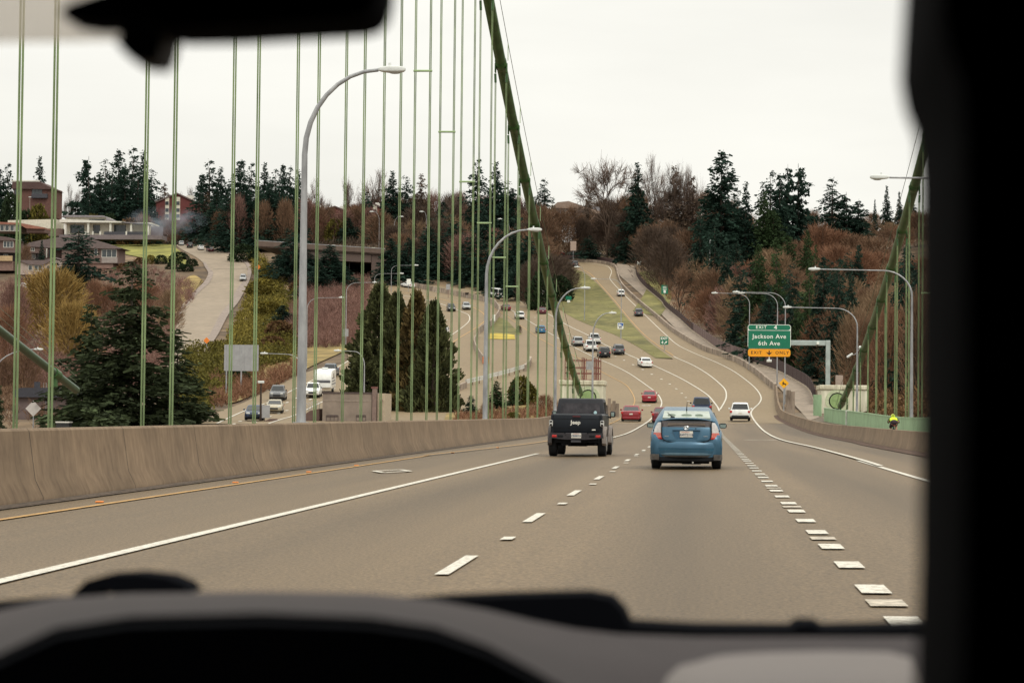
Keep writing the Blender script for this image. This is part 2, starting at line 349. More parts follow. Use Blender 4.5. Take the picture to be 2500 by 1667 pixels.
YEL = [(1035,1114),(1150,1101),(1310,1082),(1400,1064),(1487,1036),(1520,1018),(1546,990),(1548,970),(1530,942),(1495,922),(1460,903),(1400,868),(1345,842),(1291,809),(1263,790),(1223,763),(1190,747),(1120,735)]
line('edge_line', near(-9.45, 3, 80), .13, yellow)
line('edge_line', gpath(YEL, 0, 1.5), .12, yellow, FAR)
dashes('lane_dash', [Vector((-2.29, y, 0)) for y in np.arange(6.0, 150, .3)], .13, 2.75, 7.35, white, start=4.3)
DOTS = [(1690,1008),(1683,985),(1672,968),(1658,955),(1639,941),(1626,932),(1601,919),(1560,898),(1511,874),(1470,858),(1430,838),(1380,812),(1330,786),(1280,765),(1230,745)]
dashes('lane_dash', gpath(DOTS, 0, 1), .3, 1.2, 8.6, white, FAR)
dashes('lane_dash', [Vector((1.40, y, 0)) for y in np.arange(15.3, 190, .3)], .24, .9, 2.1, white)
ghost = M('worn_road_paint', (.40,.35,.28), var=.5, scale=9, rough=.7)
dashes('worn_lane_dash', [Vector((1.40, y, 0)) for y in np.arange(13.8, 80, .3)], .28, .3, 8.7, ghost, .015, start=3.3)
dashes('worn_lane_dash', [Vector((-2.2, y, 0)) for y in np.arange(8, 150, .3)], .14, .3, 9.9, white, .02, start=7.6)
GOL = [(1756,1004),(1753,996),(1746,986),(1730,967),(1708,951),(1673,930),(1640,913),(1590,890),(1549,873),(1522,861),(1481,844),(1438,820),(1383,793),(1334,764),(1301,749),(1263,733),(1231,719),(1100,706)]
line('gore_line', gpath(GOL, 0, 1.5), .19, white, FAR)
GOR = [(1758,1000),(1768,983),(1773,970),(1771,953),(1757,937),(1730,915),(1694,893),(1654,875),(1644,870)]
line('gore_line', gpath(GOR, 0, 1.5), .18, white, FAR)
line('edge_line', gpath([(1644,869),(1581,825),(1536,778),(1501,735),(1465,695),(1440,668),(1405,652)], 0, 2), .17, yellow, FAR+.03)
EDR = [(2103,1125),(1994,1095),(1912,1076),(1871,1057),(1847,1034),(1834,1012),(1838,1000),(1854,984),(1858,970),(1847,951),(1825,931),(1790,906),(1749,885),(1694,862),(1654,842),(1626,818),(1590,784),(1554,749),(1524,720),(1494,688),(1489,678),(1493,664),(1488,654),(1479,649),(1456,645),(1420,641)]
line('edge_line', near(4.84, 3, 73), .155, white)
line('edge_line', gpath([(2150,1140)]+EDR, 0, 1.5), .16, white, .045)
WH = [(640,1040),(687,1024),(722,1013),(800,975),(900,930),(1000,880),(1074,836),(1104,817),(1134,795),(1146,782),(1145,771),(1136,765),(1104,752),(1063,738),(1008,726),(954,717),(890,708)]
line('lane_line', gpath(WH, 0, 2), .2, white, FAR)
WO = [(530,1034),(600,1002),(654,983),(700,960),(752,934),(812,904),(875,867),(940,835),(985,805),(997,787),(985,770),(930,752),(880,744)]
line('edge_line', gpath(WO, 0, 2), .2, white, FAR)
line('edge_line', gpath([(1000,905),(1085,852),(1117,828),(1158,803),(1180,787),(1186,776),(1177,763),(1153,750),(1120,741),(1060,727),(1000,716),(905,704)], 0, 2), .2, yellow, FAR)
a_, b_ = smooth_px(WO), smooth_px(WH)
for t in (.36, .68):
    mid = [(a_[int(i/59*(len(a_)-1))][0]*(1-t)+b_[int(i/59*(len(b_)-1))][0]*t, a_[int(i/59*(len(a_)-1))][1]*(1-t)+b_[int(i/59*(len(b_)-1))][1]*t) for i in range(60)]
    dashes('lane_dash', gpath(mid, 0, 1, 2), .3, 3, 9, white, FAR)
line('stop_joint', [G(1780,1030), G(1840,1032), G(1897,1033)], .35, M('dark_joint', (.10,.08,.06)), .03)
line('stop_joint', [G(520,657), G(560,657), G(612,656)], .6, MATS['dark_joint'], .05)
# diamond markings in the carpool lane
def diamond(px, py, w_, l_):
    c = G(px, py); b = MB()
    for a, r in (((-w_, 0), (0, l_)), ((0, l_), (w_, 0)), ((w_, 0), (0, -l_)), ((0, -l_), (-w_, 0))):
        p, q = Vector((c.x+a[0], c.y+a[1], 0)), Vector((c.x+r[0], c.y+r[1], 0)); ribbon(b, resamp([p, q], .5), .15, .03)
    b.build('diamond_mark', white, ROAD)
diamond(957, 1152, .45, 1.5); diamond(1578, 990, .5, 2.4); diamond(1858, 1075, .9, 1.7)
rd = M('road_reflector', (.75,.25,.06), var=.2)
for px, py in ((243,1227),(575,1179),(754,1153),(870,1137),(1105,1106),(1215,1093)):
    c = G(px, py); b = MB(); b.box(c.x-.06, c.x+.06, c.y-.06, c.y+.06, c.z+.004, c.z+.03, .01); b.build('reflector', rd, ROAD)
# ================================================================== BARRIERS, RAILS, FENCES
jersey = [(0, 0), (0, .08), (-.14, .36), (-.26, 1.16), (-.30, 1.2), (-.48, 1.2), (-.52, 1.16), (-.52, -.4), (0, -.4)]
lb = tag(MB().build('concrete_barrier', conc), 'long tan concrete barrier along the carpool lane under the green ropes', 'barrier')
b = MB(); pth = [Vector((-10.75, y, H(-10.75, y))) for y in np.arange(-4, 165, 4)]+[Vector((-10.75+1.6*((y-165)/80)**1.4, y, H(-11, y))) for y in np.arange(165, 246, 5)]
sweep(b, pth, [(-a*-1 if False else a*-1, z) for a, z in [(-q[0]*-1, q[1]) for q in jersey]][::-1])
me = b.mesh('concrete_barrier', 30); me.materials.append(conc); lb.data = me
b = MB(); sweep(b, [p+Vector((.02, 0, .0)) for p in pth[:60]], [(.0, .02), (-.32, .02), (-.26, .028), (-.1, .05)][::-1]); b.build('grit', M('gutter_dirt', (.075,.055,.04), var=.5, scale=6, rough=.95, stretch=(3,.6,1)), lb)
rb_px = [(2103,1081),(1994,1059),(1912,1027),(1897,1008),(1892,985),(1890,955)]
rpath = [Vector((7.85, y, H(7.85, y))) for y in np.arange(-4, 118, 4)]
gp = gpath(rb_px, 0, 4); rpath = [p for p in rpath if p.y < gp[0].y-6]+gp
prof = [(0, -.3), (0, .08), (-.10, .28), (-.2, .8), (-.40, .8), (-.46, .3), (-.46, -.3)]
b = MB(); sweep(b, rpath, prof)
rbar = tag(b.build('concrete_barrier', conc, smooth=30), 'tan concrete barrier between the exit lane and the bicycle path on the bridge', 'barrier')
b = MB(); sweep(b, [p for p in rpath if p.y < 240], [(.42, .02), (.05, .02), (-.0, .09), (.15, .06)]); b.build('leaf_litter', M('leaf_litter', (.085,.05,.035), var=.5, scale=5, rough=.95, stretch=(3,.6,1)), rbar)
b = MB(); sweep(b, gpath(RB[5:], 0, 3), [(0, -.4), (0, .9), (-.35, .9), (-.35, -.4)])
tag(b.build('concrete_barrier', conc2, smooth=30), 'dark weathered concrete barrier climbing beside the exit ramp', 'barrier')
# median wall between the two carriageways
MED = [(880,690),(981,697),(1063,712),(1145,728),(1199,741),(1213,752),(1219,763),(1214,777),(1199,795),(1176,809),(1166,817)]
b = MB(); sweep(b, gpath(MED, 0, 3), [(.3, -.3), (.12, 1.3), (-.12, 1.3), (-.3, -.3)])
tag(b.build('median_wall', conc2, smooth=30), 'curved brown concrete median wall between the two carriageways', 'barrier')
b = MB(); sweep(b, gpath([(1166,822),(1158,840),(1166,862),(1184,888)], 0, 2), [(.25, -.2), (.1, .95), (-.1, .95), (-.25, -.2)])
mt = tag(b.build('median_tail', conc2, smooth=30), 'low barrier end curving out of the median wall with an orange tip', 'barrier')
e = G(1186, 888); b = MB(); b.box(e.x-.5, e.x+.5, e.y-.4, e.y+.8, e.z, e.z+1.15, .1); b.build('orange_tip', M('orange_marker', (.62,.17,.04)), mt)
# steel guard rail on the loop
gr = thing('guard_rail', 'white steel guard rail at the end of the loop road', 'guard rail')
rail_m = M('galvanized_rail', (.62,.63,.60), var=.12, rough=.45, metal=.2)
gp = gpath([(1137,944),(1180,934),(1240,918),(1280,906)], 0, 1.5)
b = MB()
for z in (.45, .78): sweep(b, [p+Vector((0, 0, z)) for p in gp], [(0, 0), (.07, .07), (.0, .14), (.07, .21), (0, .28), (-.03, .28), (-.03, 0)])
b.build('rail', rail_m, gr, 30)
b = MB(); b2 = MB()
for p in gp[::2]: b.box(p.x-.08, p.x+.08, p.y+.06, p.y+.22, p.z-.3, p.z+1.06)
b.build('rail_posts', M('timber_post', (.17,.12,.08)), gr)['kind'] = 'stuff'
b = MB(); sweep(b, gpath([(1112,956),(1137,946)], 0, 1), [(.2, -.2), (.2, .8), (-.2, .8), (-.2, -.2)]); b.build('end_block', conc2, gr); b = MB(); sweep(b, gpath([(1280,906),(1292,894),(1295,884)], 0, 1), [(.2, -.2), (.2, .95), (-.2, .95), (-.2, -.2)])
b.build('end_block', conc2, gr)
# fence along the path
fen = thing('board_fence', 'long dark brown slatted fence following the bicycle path uphill', 'fence')
fm = M('dark_fence', (.055,.032,.03), var=.3, scale=1.5, rough=.8, stretch=(3,3,.3)); fm2 = M('pale_fence', (.17,.115,.105), var=.3, scale=1.5, rough=.8, stretch=(3,3,.3))
fpx = [(1990,988),(1976,953),(1941,929),(1899,907),(1836,885),(1760,856),(1724,832),(1688,806),(1661,781),(1626,752),(1613,734),(1572,699),(1554,674),(1552,650)]
fp = gpath(fpx, 0, 2.4)
def seg(a, bb, mat, nm):
    q = MB(); sweep(q, [p+Vector((0, 0, .25)) for p in a], [(.03, 0), (.03, bb), (-.03, bb), (-.03, 0)]); q.build(nm, mat, fen)
def xr(p): return proj(p)[0]
dk = [p for p in fp if xr(p) > 1830]; lt = [p for p in fp if 1690 < xr(p) <= 1834]; up = [p for p in fp if xr(p) <= 1694]
seg(dk, 1.55, fm, 'fence_run'); seg(lt, 1.5, fm2, 'weathered_run'); seg(up, 1.3, fm, 'fence_run')
q = MB()
for p in fp[::2]: q.box(p.x-.06, p.x+.06, p.y+.05, p.y+.17, p.z-.2, p.z+1.85)
q.build('fence_posts', fm, fen)['kind'] = 'stuff'
q = MB(); sweep(q, fp, [(.14, -.1), (.14, .22), (-.1, .22), (-.1, -.1)]); q.build('kerb', M('pale_kerb', (.40,.33,.25), var=.2), fen)
# green steel railing outside the bicycle path
GREEN = M('green_paint', (.27,.37,.19), var=.14, scale=1.2, rough=.5, col2=(.31,.42,.22)); DGREEN = M('dark_green_paint', (.026,.078,.020), var=.25, scale=1.5, rough=.40, col2=(.042,.108,.030))
RG = M('rail_green', (.27,.42,.24), var=.12, scale=.7, rough=.5, col2=(.31,.47,.28))
rp = [Vector((13.3, y, H(13.3, y))) for y in range(-4, 160, 4)]+resamp([Vector((13.3, 160, 0)), Vector((13.1, 180, 0)), Vector((12.5, 197, 0)), Vector((11.7, 212, 0)), Vector((11.5, 216, 0))], 3)
rp = [Vector((p.x, p.y, H(p.x, p.y))) for p in rp]
b = MB(); sweep(b, rp, [(.03, -.6), (.03, 1.18), (.06, 1.18), (.06, 1.27), (-.06, 1.27), (-.06, 1.18), (-.03, 1.18), (-.03, -.6)])
grl = tag(b.build('bridge_railing', RG, smooth=30), 'pale green solid railing along the bridge bicycle path', 'railing')
b = MB(); pp = [p for p in rp if 196 < p.y < 201][0]; b.box(pp.x-.16, pp.x+.12, pp.y-.2, pp.y+.1, pp.z, pp.z+1.3, .03); b.build('joint_plate', M('pale_plate', (.55,.56,.5)), grl)
b = MB(); q = [P(1986, 1010, 238), P(2005, 1022, 236)]; sweep(b, [Vector((p.x, p.y, H(p.x, p.y))) for p in q], [(.03, 0), (.03, 2.2), (-.03, 2.2), (-.03, 0)])
tag(b.build('bridge_railing', RG), 'short pale green railing piece between the fence and the cable block', 'railing')
# ================================================================== CABLES, SUSPENDERS, ANCHOR BLOCKS
def cz(y): t = 240-y; return 2.96+.1236*t+.000753*t*t
def cable(X, label, y_end):
    t = thing('main_cable', label, 'bridge cable'); b = MB(); pts = [(X, y, cz(y)+CS*X) for y in np.arange(20, y_end+.1, 5)]
    b.tube(pts, .325, 18); b.build('cable', DGREEN, t, 40)
    for s_ in (-.42, .42):
        b = MB(); b.tube([(X+s_, y, cz(y)+1.25+CS*X) for y in np.arange(20, y_end-6, 6)]+[(X+s_, y_end-2, cz(y_end-2)+.3)], .02, 5); b.build('hand_rope', M('rope_steel', (.16,.17,.12)), t)
    return t
def hang(X, y, t):
    # band round the cable at this hanger with its two cheeks and sockets
    b = MB(); sl = Vector((0, 5, cz(y+2.5)-cz(y-2.5))).normalized(); c = Vector((X, y, cz(y)+CS*X))
    b.tube([c-sl*.55, c-sl*.5, c+sl*.5, c+sl*.55], [.33, .36, .36, .33], 18)
    for s_ in (-1, 1):
        b.box(X+s_*.35-.045, X+s_*.35+.045, y-.16, y+.16, c.z-.55, c.z+.05, .03); b.tube([(X+s_*.36, y, c.z-.6), (X+s_*.335, y, c.z-1.15)], .075, 8)
    b.build('cable_band', DGREEN, t, 40)
    b = MB(); b.tube([(X+.42, y, c.z+.2), (X+.42, y, c.z+1.27)], .025, 5); b.build('rope_post', GREEN, t)
SUSP = M('suspender_green', (.135,.19,.085), var=.28, scale=2.0, rough=.55, col2=(.185,.25,.115), stretch=(1,1,.4), big=.15, bigscale=.2)
def suspender(X, y, zb, label, group):
    zt = cz(y)+CS*X-.7
    if zt-zb < 1: return
    t = thing('suspender_pair', label, 'bridge suspender', (X, y, zb), 0, group)
    for s_ in (-1, 1):
        b = MB(); r = .024
        for o in (-.03, .03): b.tube([(s_*.335+o, 0, -1.2), (s_*.335+o, 0, (zt-zb)*.5), (s_*.335+o, 0, zt-zb)], r, 6)
        b.build('rope', SUSP, t, 40)
        b = MB(); b.box(s_*.335-.09, s_*.335+.09, -.09, .09, -1.2, -.2, .03); b.build('socket', GREEN, t)
    if zt-zb > 17:
        b = MB(); b.tube([(-.42, 0, (zt-zb)*.475), (.42, 0, (zt-zb)*.475)], .05, 6); b.build('spreader', GREEN, t)
LC = cable(-12.5, 'thick dark green main cable running down behind the black pickup', 238)
RC = cable(14.75, 'thick dark green main cable sloping down to the block with round socket', 247)
ORD = ['first','second','third','fourth','fifth','sixth','seventh','eighth','ninth','tenth','eleventh','twelfth','thirteenth','fourteenth','fifteenth','sixteenth','seventeenth','eighteenth','nineteenth','twentieth','twenty-first','twenty-second','twenty-third','twenty-fourth','twenty-fifth','twenty-sixth','twenty-seventh','twenty-eighth','twenty-ninth','thirtieth']
for k in range(20):
    y = 41.8+9.75*k
    hang(-12.5, y, LC); suspender(-12.5, y, H(-12.5, y)+.9, f'{ORD[k]} green suspender rope pair from the nearest, above the tan barrier', 'suspender ropes above the tan barrier')
yy = [y for y in np.arange(122, 243, 9.75)]
for k, y in enumerate(yy):
    hang(14.75, y, RC); suspender(14.75, y, H(15, y)+.6, f'{ORD[len(yy)-1-k]} green suspender rope pair counted from the block with the round socket', 'suspender ropes behind the green railing')
def block(px, py, Y, label, hw):
    q = P(px, py, Y); g = H(q.x, Y); top = q.z-g
    t = thing('anchor_block', label, 'anchor block', (q.x, Y, g))
    cm = M('pale_block', (.50,.475,.36), var=.22, scale=.9, rough=.8, stretch=(1.5,1.5,.3), col2=(.58,.56,.44)); b = MB()
    b.box(-hw, hw, 0, 7, -3, top-.5, .06); b.build('body', cm, t)
    b = MB(); b.box(-hw-.12, hw+.12, -.15, 7.1, top-.5, top, .08); b.build('coping', M('coping_concrete', (.42,.38,.27), var=.35, scale=1.5, stretch=(1,1,.4), col2=(.55,.52,.4)), t)
    return t, top
la, lt_ = block(1420, 928, 237.5, 'pale concrete cable block with a rusty cage on top behind the black pickup', 2.25)
rs = M('rusty_steel', (.17,.065,.05), var=.35, scale=4)
b = MB()
zs = [lt_+k for k in (.05, .75, 1.35, 2.1)]
for x in (-1.75, -1.55, .02, .2, 1.3, 1.45, 1.75): b.tube([(x, .3, lt_), (x, .3, lt_+2.4)], .05, 5); b.tube([(x, 5.5, lt_), (x, 5.5, lt_+2.4)], .05, 5)
for z in zs:
    for y in (.3, 5.5): b.tube([(-1.8, y, z), (1.8, y, z)], .045, 5)
    for x in (-1.75, 1.75): b.tube([(x, .3, z), (x, 5.5, z)], .045, 5)
b.build('cage', rs, la)
b = MB(); b.box(.45, 1.05, .2, .26, lt_+1.1, lt_+2.0); b.build('panel', M('grey_panel', (.30,.30,.30)), la)
blk = M('black_gap', (.01,.012,.012), var=.1)
def socket(t, px, py, r):
    q = P(px, py, t.location.y); x, z = q.x-t.location.x, q.z-t.location.z
    b = MB(); b.disc((x, -.02, z), (0,-1,0), r*1.55, 28, r*1.12, .05); b.build('socket_collar', M('pale_green_block', (.45,.50,.33), var=.2), t)
    b = MB(); b.disc((x, -.005, z), (0,-1,0), r*1.1, 28, 0, .02); b.build('socket_gap', blk, t)
    b = MB(); b.disc((x, -.03, z), (0,-1,0), r*.95, 28, 0, .12); b.build('socket_plate', M('socket_green', (.25,.36,.15), var=.2), t)
socket(la, 1436, 971, .78)
ra, _ = block(2061, 940, 247, 'pale concrete cable block with round green socket beside the railing', 2.5)
socket(ra, 2044, 979, .82)
ca = tag(MB().build('concrete_column', conc2), 'short brown concrete fence posts beside the cable block of the carpool side', 'concrete posts')
b = MB()
for x, hh in ((-9.45, 3.0), (-8.95, 2.75), (-8.6, 2.5)): b.box(x-.16, x+.16, 233, 233.5, 0, hh, .03)
b.box(-8.9, -8.6, 233.1, 233.3, 1.9, 2.15); b.box(-9.5, -9.4, 233.4, 236, 0, 2.6)
me = b.mesh('concrete_column'); me.materials.append(conc2); ca.data = me
# ================================================================== LAMPS AND POLES
pole_m = M('galvanized_pole', (.27,.275,.285), var=.2, scale=3, rough=.5, metal=.25, col2=(.34,.345,.35), stretch=(1,1,.3)); head_m = M('lamp_head', (.62,.64,.62), var=.1, rough=.4)
lens_m = M('lamp_lens', (.45,.46,.44), var=.05, rough=.2)
def lamp(px, py, top, hx, label, Y=None, style='davit', r=.11, group=None, bz=None):
    g = G(px, py) if Y is None else P(px, py, Y)
    if bz is not None: g.z = bz
    Y = g.y; x0 = P(px, top, Y).x; Ht = P(px, top, Y).z-g.z; rc = (hx-px)*Y/F; s = 1 if rc >= 0 else -1; rc = abs(rc)
    t = thing('street_lamp', label, 'street lamp', g, 0, group); lean = (x0-g.x)*0
    if style == 'davit': rv, ra = min(Ht*.24, 2.9), max(rc-.35, .3)
    else: rv, ra = min(1.7, Ht*.2), min(1.9, rc*.45)
    pts = [(lean*k, 0, (Ht-rv)*k) for k in (0, .33, .66, 1)]
    for i in range(1, 9):
        a = PI/2*i/8; pts.append((s*ra*(1-math.cos(a)), 0, Ht-rv+rv*math.sin(a)))
    rs = [r*(1-.4*k/3) for k in range(4)]+[r*.6*(1-.4*i/8) for i in range(1, 9)]
    if rc-ra > .5:
        pts.append((s*rc, 0, Ht+.06)); rs.append(r*.32)
    b = MB(); b.tube(pts, rs, 10); b.box(-r*1.5, r*1.5, -r*1.5, r*1.5, 0, .05); b.build('pole', pole_m, t, 40)
    e = Vector(pts[-1]); k = max(1, Y/220)**.5
    b = MB(); L_, rr = .8*k, .16*k
    rings = []
    for u, q in ((0, .4), (.12, .75), (.35, 1), (.7, 1.05), (.92, .8), (1, .35)):
        rings.append([(e.x+s*u*L_, y_*q, e.z+.02+z_*q) for y_, z_ in rrect(0, 0, rr, rr*.55, rr*.3)])
    b.loft(rings); hd = b.build('lamp_head', head_m, t, 60)
    b = MB(); b.ell((e.x+s*.62*L_, 0, e.z-.06*k), .2*k, .11*k, .06*k, 10, 5); b.build('lens', lens_m, hd)
    b = MB(); b.cyl((e.x+s*.42*L_, 0, e.z+.14*k), (0,0,1), .04*k, .13*k, 8); b.build('photocell', head_m, hd)
    return t
gl1 = 'lamps on the tan barrier'
lamp(735, 1034, 172, 946, 'tall grey street lamp nearest the camera, arching over the carpool barrier', 65.5, r=.14, group=gl1)
lamp(1184, 1026, 561, 1299, 'grey street lamp with its head in front of the big green cable', 122.5, r=.14, group=gl1)
lamp(1355, 1004, 703, 1425, 'grey street lamp rising just behind the left mirror of the black pickup', 179, r=.13, group=gl1)
lamp(1446, 992, 764, 1492, 'grey street lamp standing at the rusty cage of the cable block', 234, r=.12, group=gl1)
gl2 = 'long-armed lamps along the bridge bicycle path'
lamp(2540, 1030, 438, 2178, 'long-armed street lamp whose pole hides behind the dark headrest', 95, 'arm', .13, gl2)
lamp(2225, 1022, 661, 2005, 'long-armed street lamp beside the cyclist on the bridge path', 152, 'arm', .12, gl2)
lamp(2092, 1008, 753, 1934, 'long-armed street lamp in front of the block with the round socket', 206, 'arm', .11, gl2)
gl3 = 'lamps behind the green exit sign'
lamp(1916, 960, 715, 1806, 'street lamp pole rising behind the deer sign', 282, 'arm', .10, gl3, bz=2.2)
lamp(1897, 945, 717, 1818, 'street lamp behind the right edge of the green exit sign, on the dark barrier', None, 'arm', .10, gl3)
lamp(1829, 903, 717, 1752, 'street lamp behind the left edge of the green exit sign', None, 'arm', .10, gl3)
far = [(222,592,472,197,'pale street lamp above the roof of the white pavilion building'),(621,596,510,598,'thin street lamp in front of the dark firs beside the street bend'),
 (651,606,563,622,'small street lamp at the end of the overpass parapet'),(925,616,517,909,'street lamp on the overpass in front of the red gabled apartments'),
 (962,620,529,976,'small street lamp among firs beyond the overpass'),(1040,622,517,1031,'slender street lamp in front of the round dark fir beyond the highway'),
 (852,676,622,897,'street lamp before the dark opening under the overpass'),(955,712,648,1010,'street lamp on the loop behind the white car with the road sign'),
 (914,731,668,974,'street lamp on the loop beside the blue car'),(844,848,690,908,'street lamp at the foot of the purple brush with a small sign on its post'),
 (748,901,727,826,'street lamp on the dry grass verge above the trailer'),
 (1427,781,652,1410,'straight street lamp in the middle of the grass wedge'),(1516,826,682,1455,'street lamp at the blue toll sign on the grass wedge'),
 (1355,690,627,1342,'street lamp at the dark bushes where the ramp begins'),(1243,640,535,1222,'faint street lamp among bare trees above the camper van'),
 (1211,655,593,1170,'low street lamp among the dark firs above the camper van')]
for px, py, top, hx, lb_ in far: lamp(px, py, top, hx, lb_, r=.10, style='arm' if abs(hx-px) > 50 else 'davit')
lamp(735, 1034, 865, 650, 'brown-armed lamp of the other bridge reaching out past the tall grey pole', 236, 'arm', .1, bz=0)
lamp(888, 1034, 858, 830, 'brown-armed lamp of the other bridge half inside the columnar trees', 250, 'arm', .1, bz=0)
lamp(-14, 1040, 852, 94, 'pale lamp of the other bridge crossing its green cable', 190, 'davit', .11, bz=-2)
def mast(px, py, top, label, r=.09, Y=None, mat=pole_m, bz=None, name='light_mast'):
    g = G(px, py) if Y is None else P(px, py, Y)
    if bz is not None: g.z = bz
    z = P(px, top, g.y).z-g.z; t = thing(name, label, 'pole', g)
    b = MB(); b.tube([(0,0,-.2),(0,0,z)], [r, r*.6], 8); b.build('pole', mat, t, 40)
    b = MB(); b.box(-r*2.2, r*2.2, -.2, .2, z-.02, z+.22, .04); b.build('cap', head_m, t); return t
mast(1732, 737, 588, 'tall straight mast among bare trees above the dark fence')
mast(1206, 600, 470, 'tall reddish mast standing between the firs beside the big cable', .09, None, M('rust_pole', (.20,.12,.10)))
mast(636, 1030, 935, 'dark timber post with a wire behind the carpool barrier', .13, 215, M('dark_timber', (.05,.035,.025)), 0, 'utility_pole')
mast(71, 600, 482, 'grey utility pole between the round bush and the brick apartments', .2, 790, M('weathered_timber', (.22,.17,.14)), None, 'utility_pole')
def sigmast(px, py, x0, x1, yy_, label):
    g = G(px, py); t = thing('signal_mast', label, 'traffic signal', g); z = P(px, yy_, g.y).z-g.z; k = g.y/F
    b = MB(); b.tube([(0,0,0),(0,0,z+.3)], .12, 8); b.build('pole', pole_m, t)
    b = MB(); b.tube([((x0-px)*k,0,z-.25),((x1-px)*k,0,z)], .07, 6); b.build('mast_arm', pole_m, t)
    for u in (.15, .45, .8): b = MB(); b.box((x0+(x1-x0)*u-px)*k-.18, (x0+(x1-x0)*u-px)*k+.18, -.2, .2, z-.6, z+.5, .04); b.build('signal_head', M('signal_black', (.03,.03,.03)), t)
sigmast(1048, 622, 1006, 1062, 581, 'traffic signal arm crossing in front of the dark firs')
sigmast(1225, 622, 1180, 1228, 582, 'traffic signal arm at the foot of the tall reddish mast')
# ================================================================== SIGNS
sgreen = M('sign_green', (.005,.155,.085), var=.08, scale=1, rough=.45); swhite = M('sign_white', (.78,.80,.74), var=.05, rough=.5); sorange = M('sign_orange', (.80,.33,.012), var=.06, scale=1, rough=.5)
sblack = M('sign_black', (.02,.015,.012), var=.1); sback = M('sign_back', (.34,.34,.345), var=.12, scale=1.5, rough=.5, metal=.3); orange2 = M('warning_orange', (.78,.22,.03), var=.08, rough=.5); sblue = M('sign_blue', (.02,.10,.36), var=.1)
syel = M('warning_yellow', (.82,.40,.012), var=.06, rough=.5)
def plate(t, name, x0, x1, z0, z1, y, mat, r=.1, th=.02):
    b = MB(); c = rrect((x0+x1)/2, (z0+z1)/2, (x1-x0)/2, (z1-z0)/2, r, 5); b.prism(c, y, y+th); return b.build(name, mat, t)
def bigsign():
    Y = 268; a, c = P(1825.2, 870.8, Y), P(1931, 792.6, Y); w_, hh = c.x-a.x, c.z-a.z
    g = Vector(((a.x+c.x)/2, Y, H(a.x, Y))); zb = a.z-g.z; zt = c.z-g.z; k = hh/78.2
    t = thing('exit_sign', 'large green overhead exit sign with yellow exit only strip on a steel arm', 'road sign', g)
    W2 = w_/2; zo = zb+20*k; zl = zt-14*k
    pn = plate(t, 'panel', -W2, W2, zo, zt, 0, swhite, .32); g1 = plate(pn, 'green_field', -W2+.06, W2-.06, zo+.02, zl-.03, -.015, sgreen, .03, .012); g2 = plate(pn, 'green_tab', -W2+.06, W2-.06, zl+.03, zt-.06, -.015, sgreen, .27, .012)
    ye = plate(t, 'yellow_strip', -W2, W2, zb, zo-.01, 0, sblack, .3); plate(ye, 'yellow_field', -W2+.04, W2-.04, zb+.04, zo-.04, -.014, sorange, .28, .012)
    text('EXIT', .46, swhite, pn, (-.95, -.02, (zl+zt)/2), .018, sx=1.05, spacing=1.35); text('4', .58, swhite, pn, (.72, -.02, (zl+zt)/2), .03, sx=1.2)
    text('Jackson Ave', .70, swhite, pn, (0, -.02, zo+(zl-zo)*.66), .012, sx=1.02, spacing=1.12); text('6th Ave', .70, swhite, pn, (-.02, -.02, zo+(zl-zo)*.285), .012, sx=1.02, spacing=1.12)
    text('EXIT', .50, sblack, ye, (-1.5, -.02, (zb+zo)/2), .012, spacing=1.3); text('ONLY', .50, sblack, ye, (1.5, -.02, (zb+zo)/2), .012, spacing=1.3)
    b = MB(); zc = (zb+zo)/2; b.prism([(-.06,zc+.27),(.06,zc+.27),(.06,zc-.02),(.38,zc+.1),(.12,zc-.16),(0,zc-.28),(-.12,zc-.16),(-.38,zc+.1),(-.06,zc-.02)], -.03, -.012); b.build('down_arrow', sblack, ye)
    # cantilever
    q = P(2021, 940, Y+.8); q0 = P(2021, 831, Y+.8); b = MB(); px_ = q.x-g.x; zt2 = q0.z-g.z; steel = M('gantry_steel', (.36,.42,.40), var=.15, scale=1.5, rough=.5)
    b.box(px_-.26, px_+.26, .5, 1.1, -2, zt2, .05)
    b.build('gantry_post', steel, t); b = MB(); b.box(-W2+.3, px_-.27, .55, 1.05, zt2-.62, zt2-.02, .05); b.build('gantry_arm', steel, t)
    b = MB()
    for x in (-W2*.7, 0, W2*.7): b.box(x-.06, x+.06, .025, .5, zb+.1, zt-.15)
    b.build('brackets', steel, t); b = MB(); b.box(px_-1.35, px_-1.05, .3, .54, zt2-.5, zt2-.2, .03); b.build('junction_box', swhite, t)
    b = MB(); b.box(-.3, .3, -.5, .3, zb-.62, zb-.3, .08); b.box(-.05, .05, -.1, .2, zb-.32, zb); b.build('sign_light', head_m, t)
    b = MB(); b.box(px_+.9, px_+1.75, .6, 1.2, 2.3, 3.9, .04); b.build('cabinet', M('tan_cabinet', (.36,.29,.24), var=.15), t)
bigsign()
def sign(px, py_base, x0, x1, y0, y1, label, mat, name='road_sign', post=None, face='front', r=.08, Y=None, posts=1, cat='road sign'):
    g = G(px, py_base) if Y is None else P(px, py_base, Y); Y = g.y; a, c = P(x0, y1, Y), P(x1, y0, Y)
    t = thing(name, label, cat, g); zb, zt = a.z-g.z, c.z-g.z; xa, xb = a.x-g.x, c.x-g.x
    pl = plate(t, 'panel', xa, xb, zb, zt, -.07, mat, r)
    for i in range(posts):
        b = MB(); x = 0 if posts == 1 else xa+(xb-xa)*(.07+.43*i)
        b.tube([(x, .0, -.3), (x, .0, zt-.1)], .06 if posts == 1 else .11, 6); b.build('post', post or pole_m, t)
    return t, pl, (xa, xb, zb, zt)
t, pl, (xa, xb, zb, zt) = sign(1622, 857, 1611.6, 1631.8, 821.5, 841.3, 'small green exit gore sign with a white arrow at the tip of the grass wedge', sgreen)
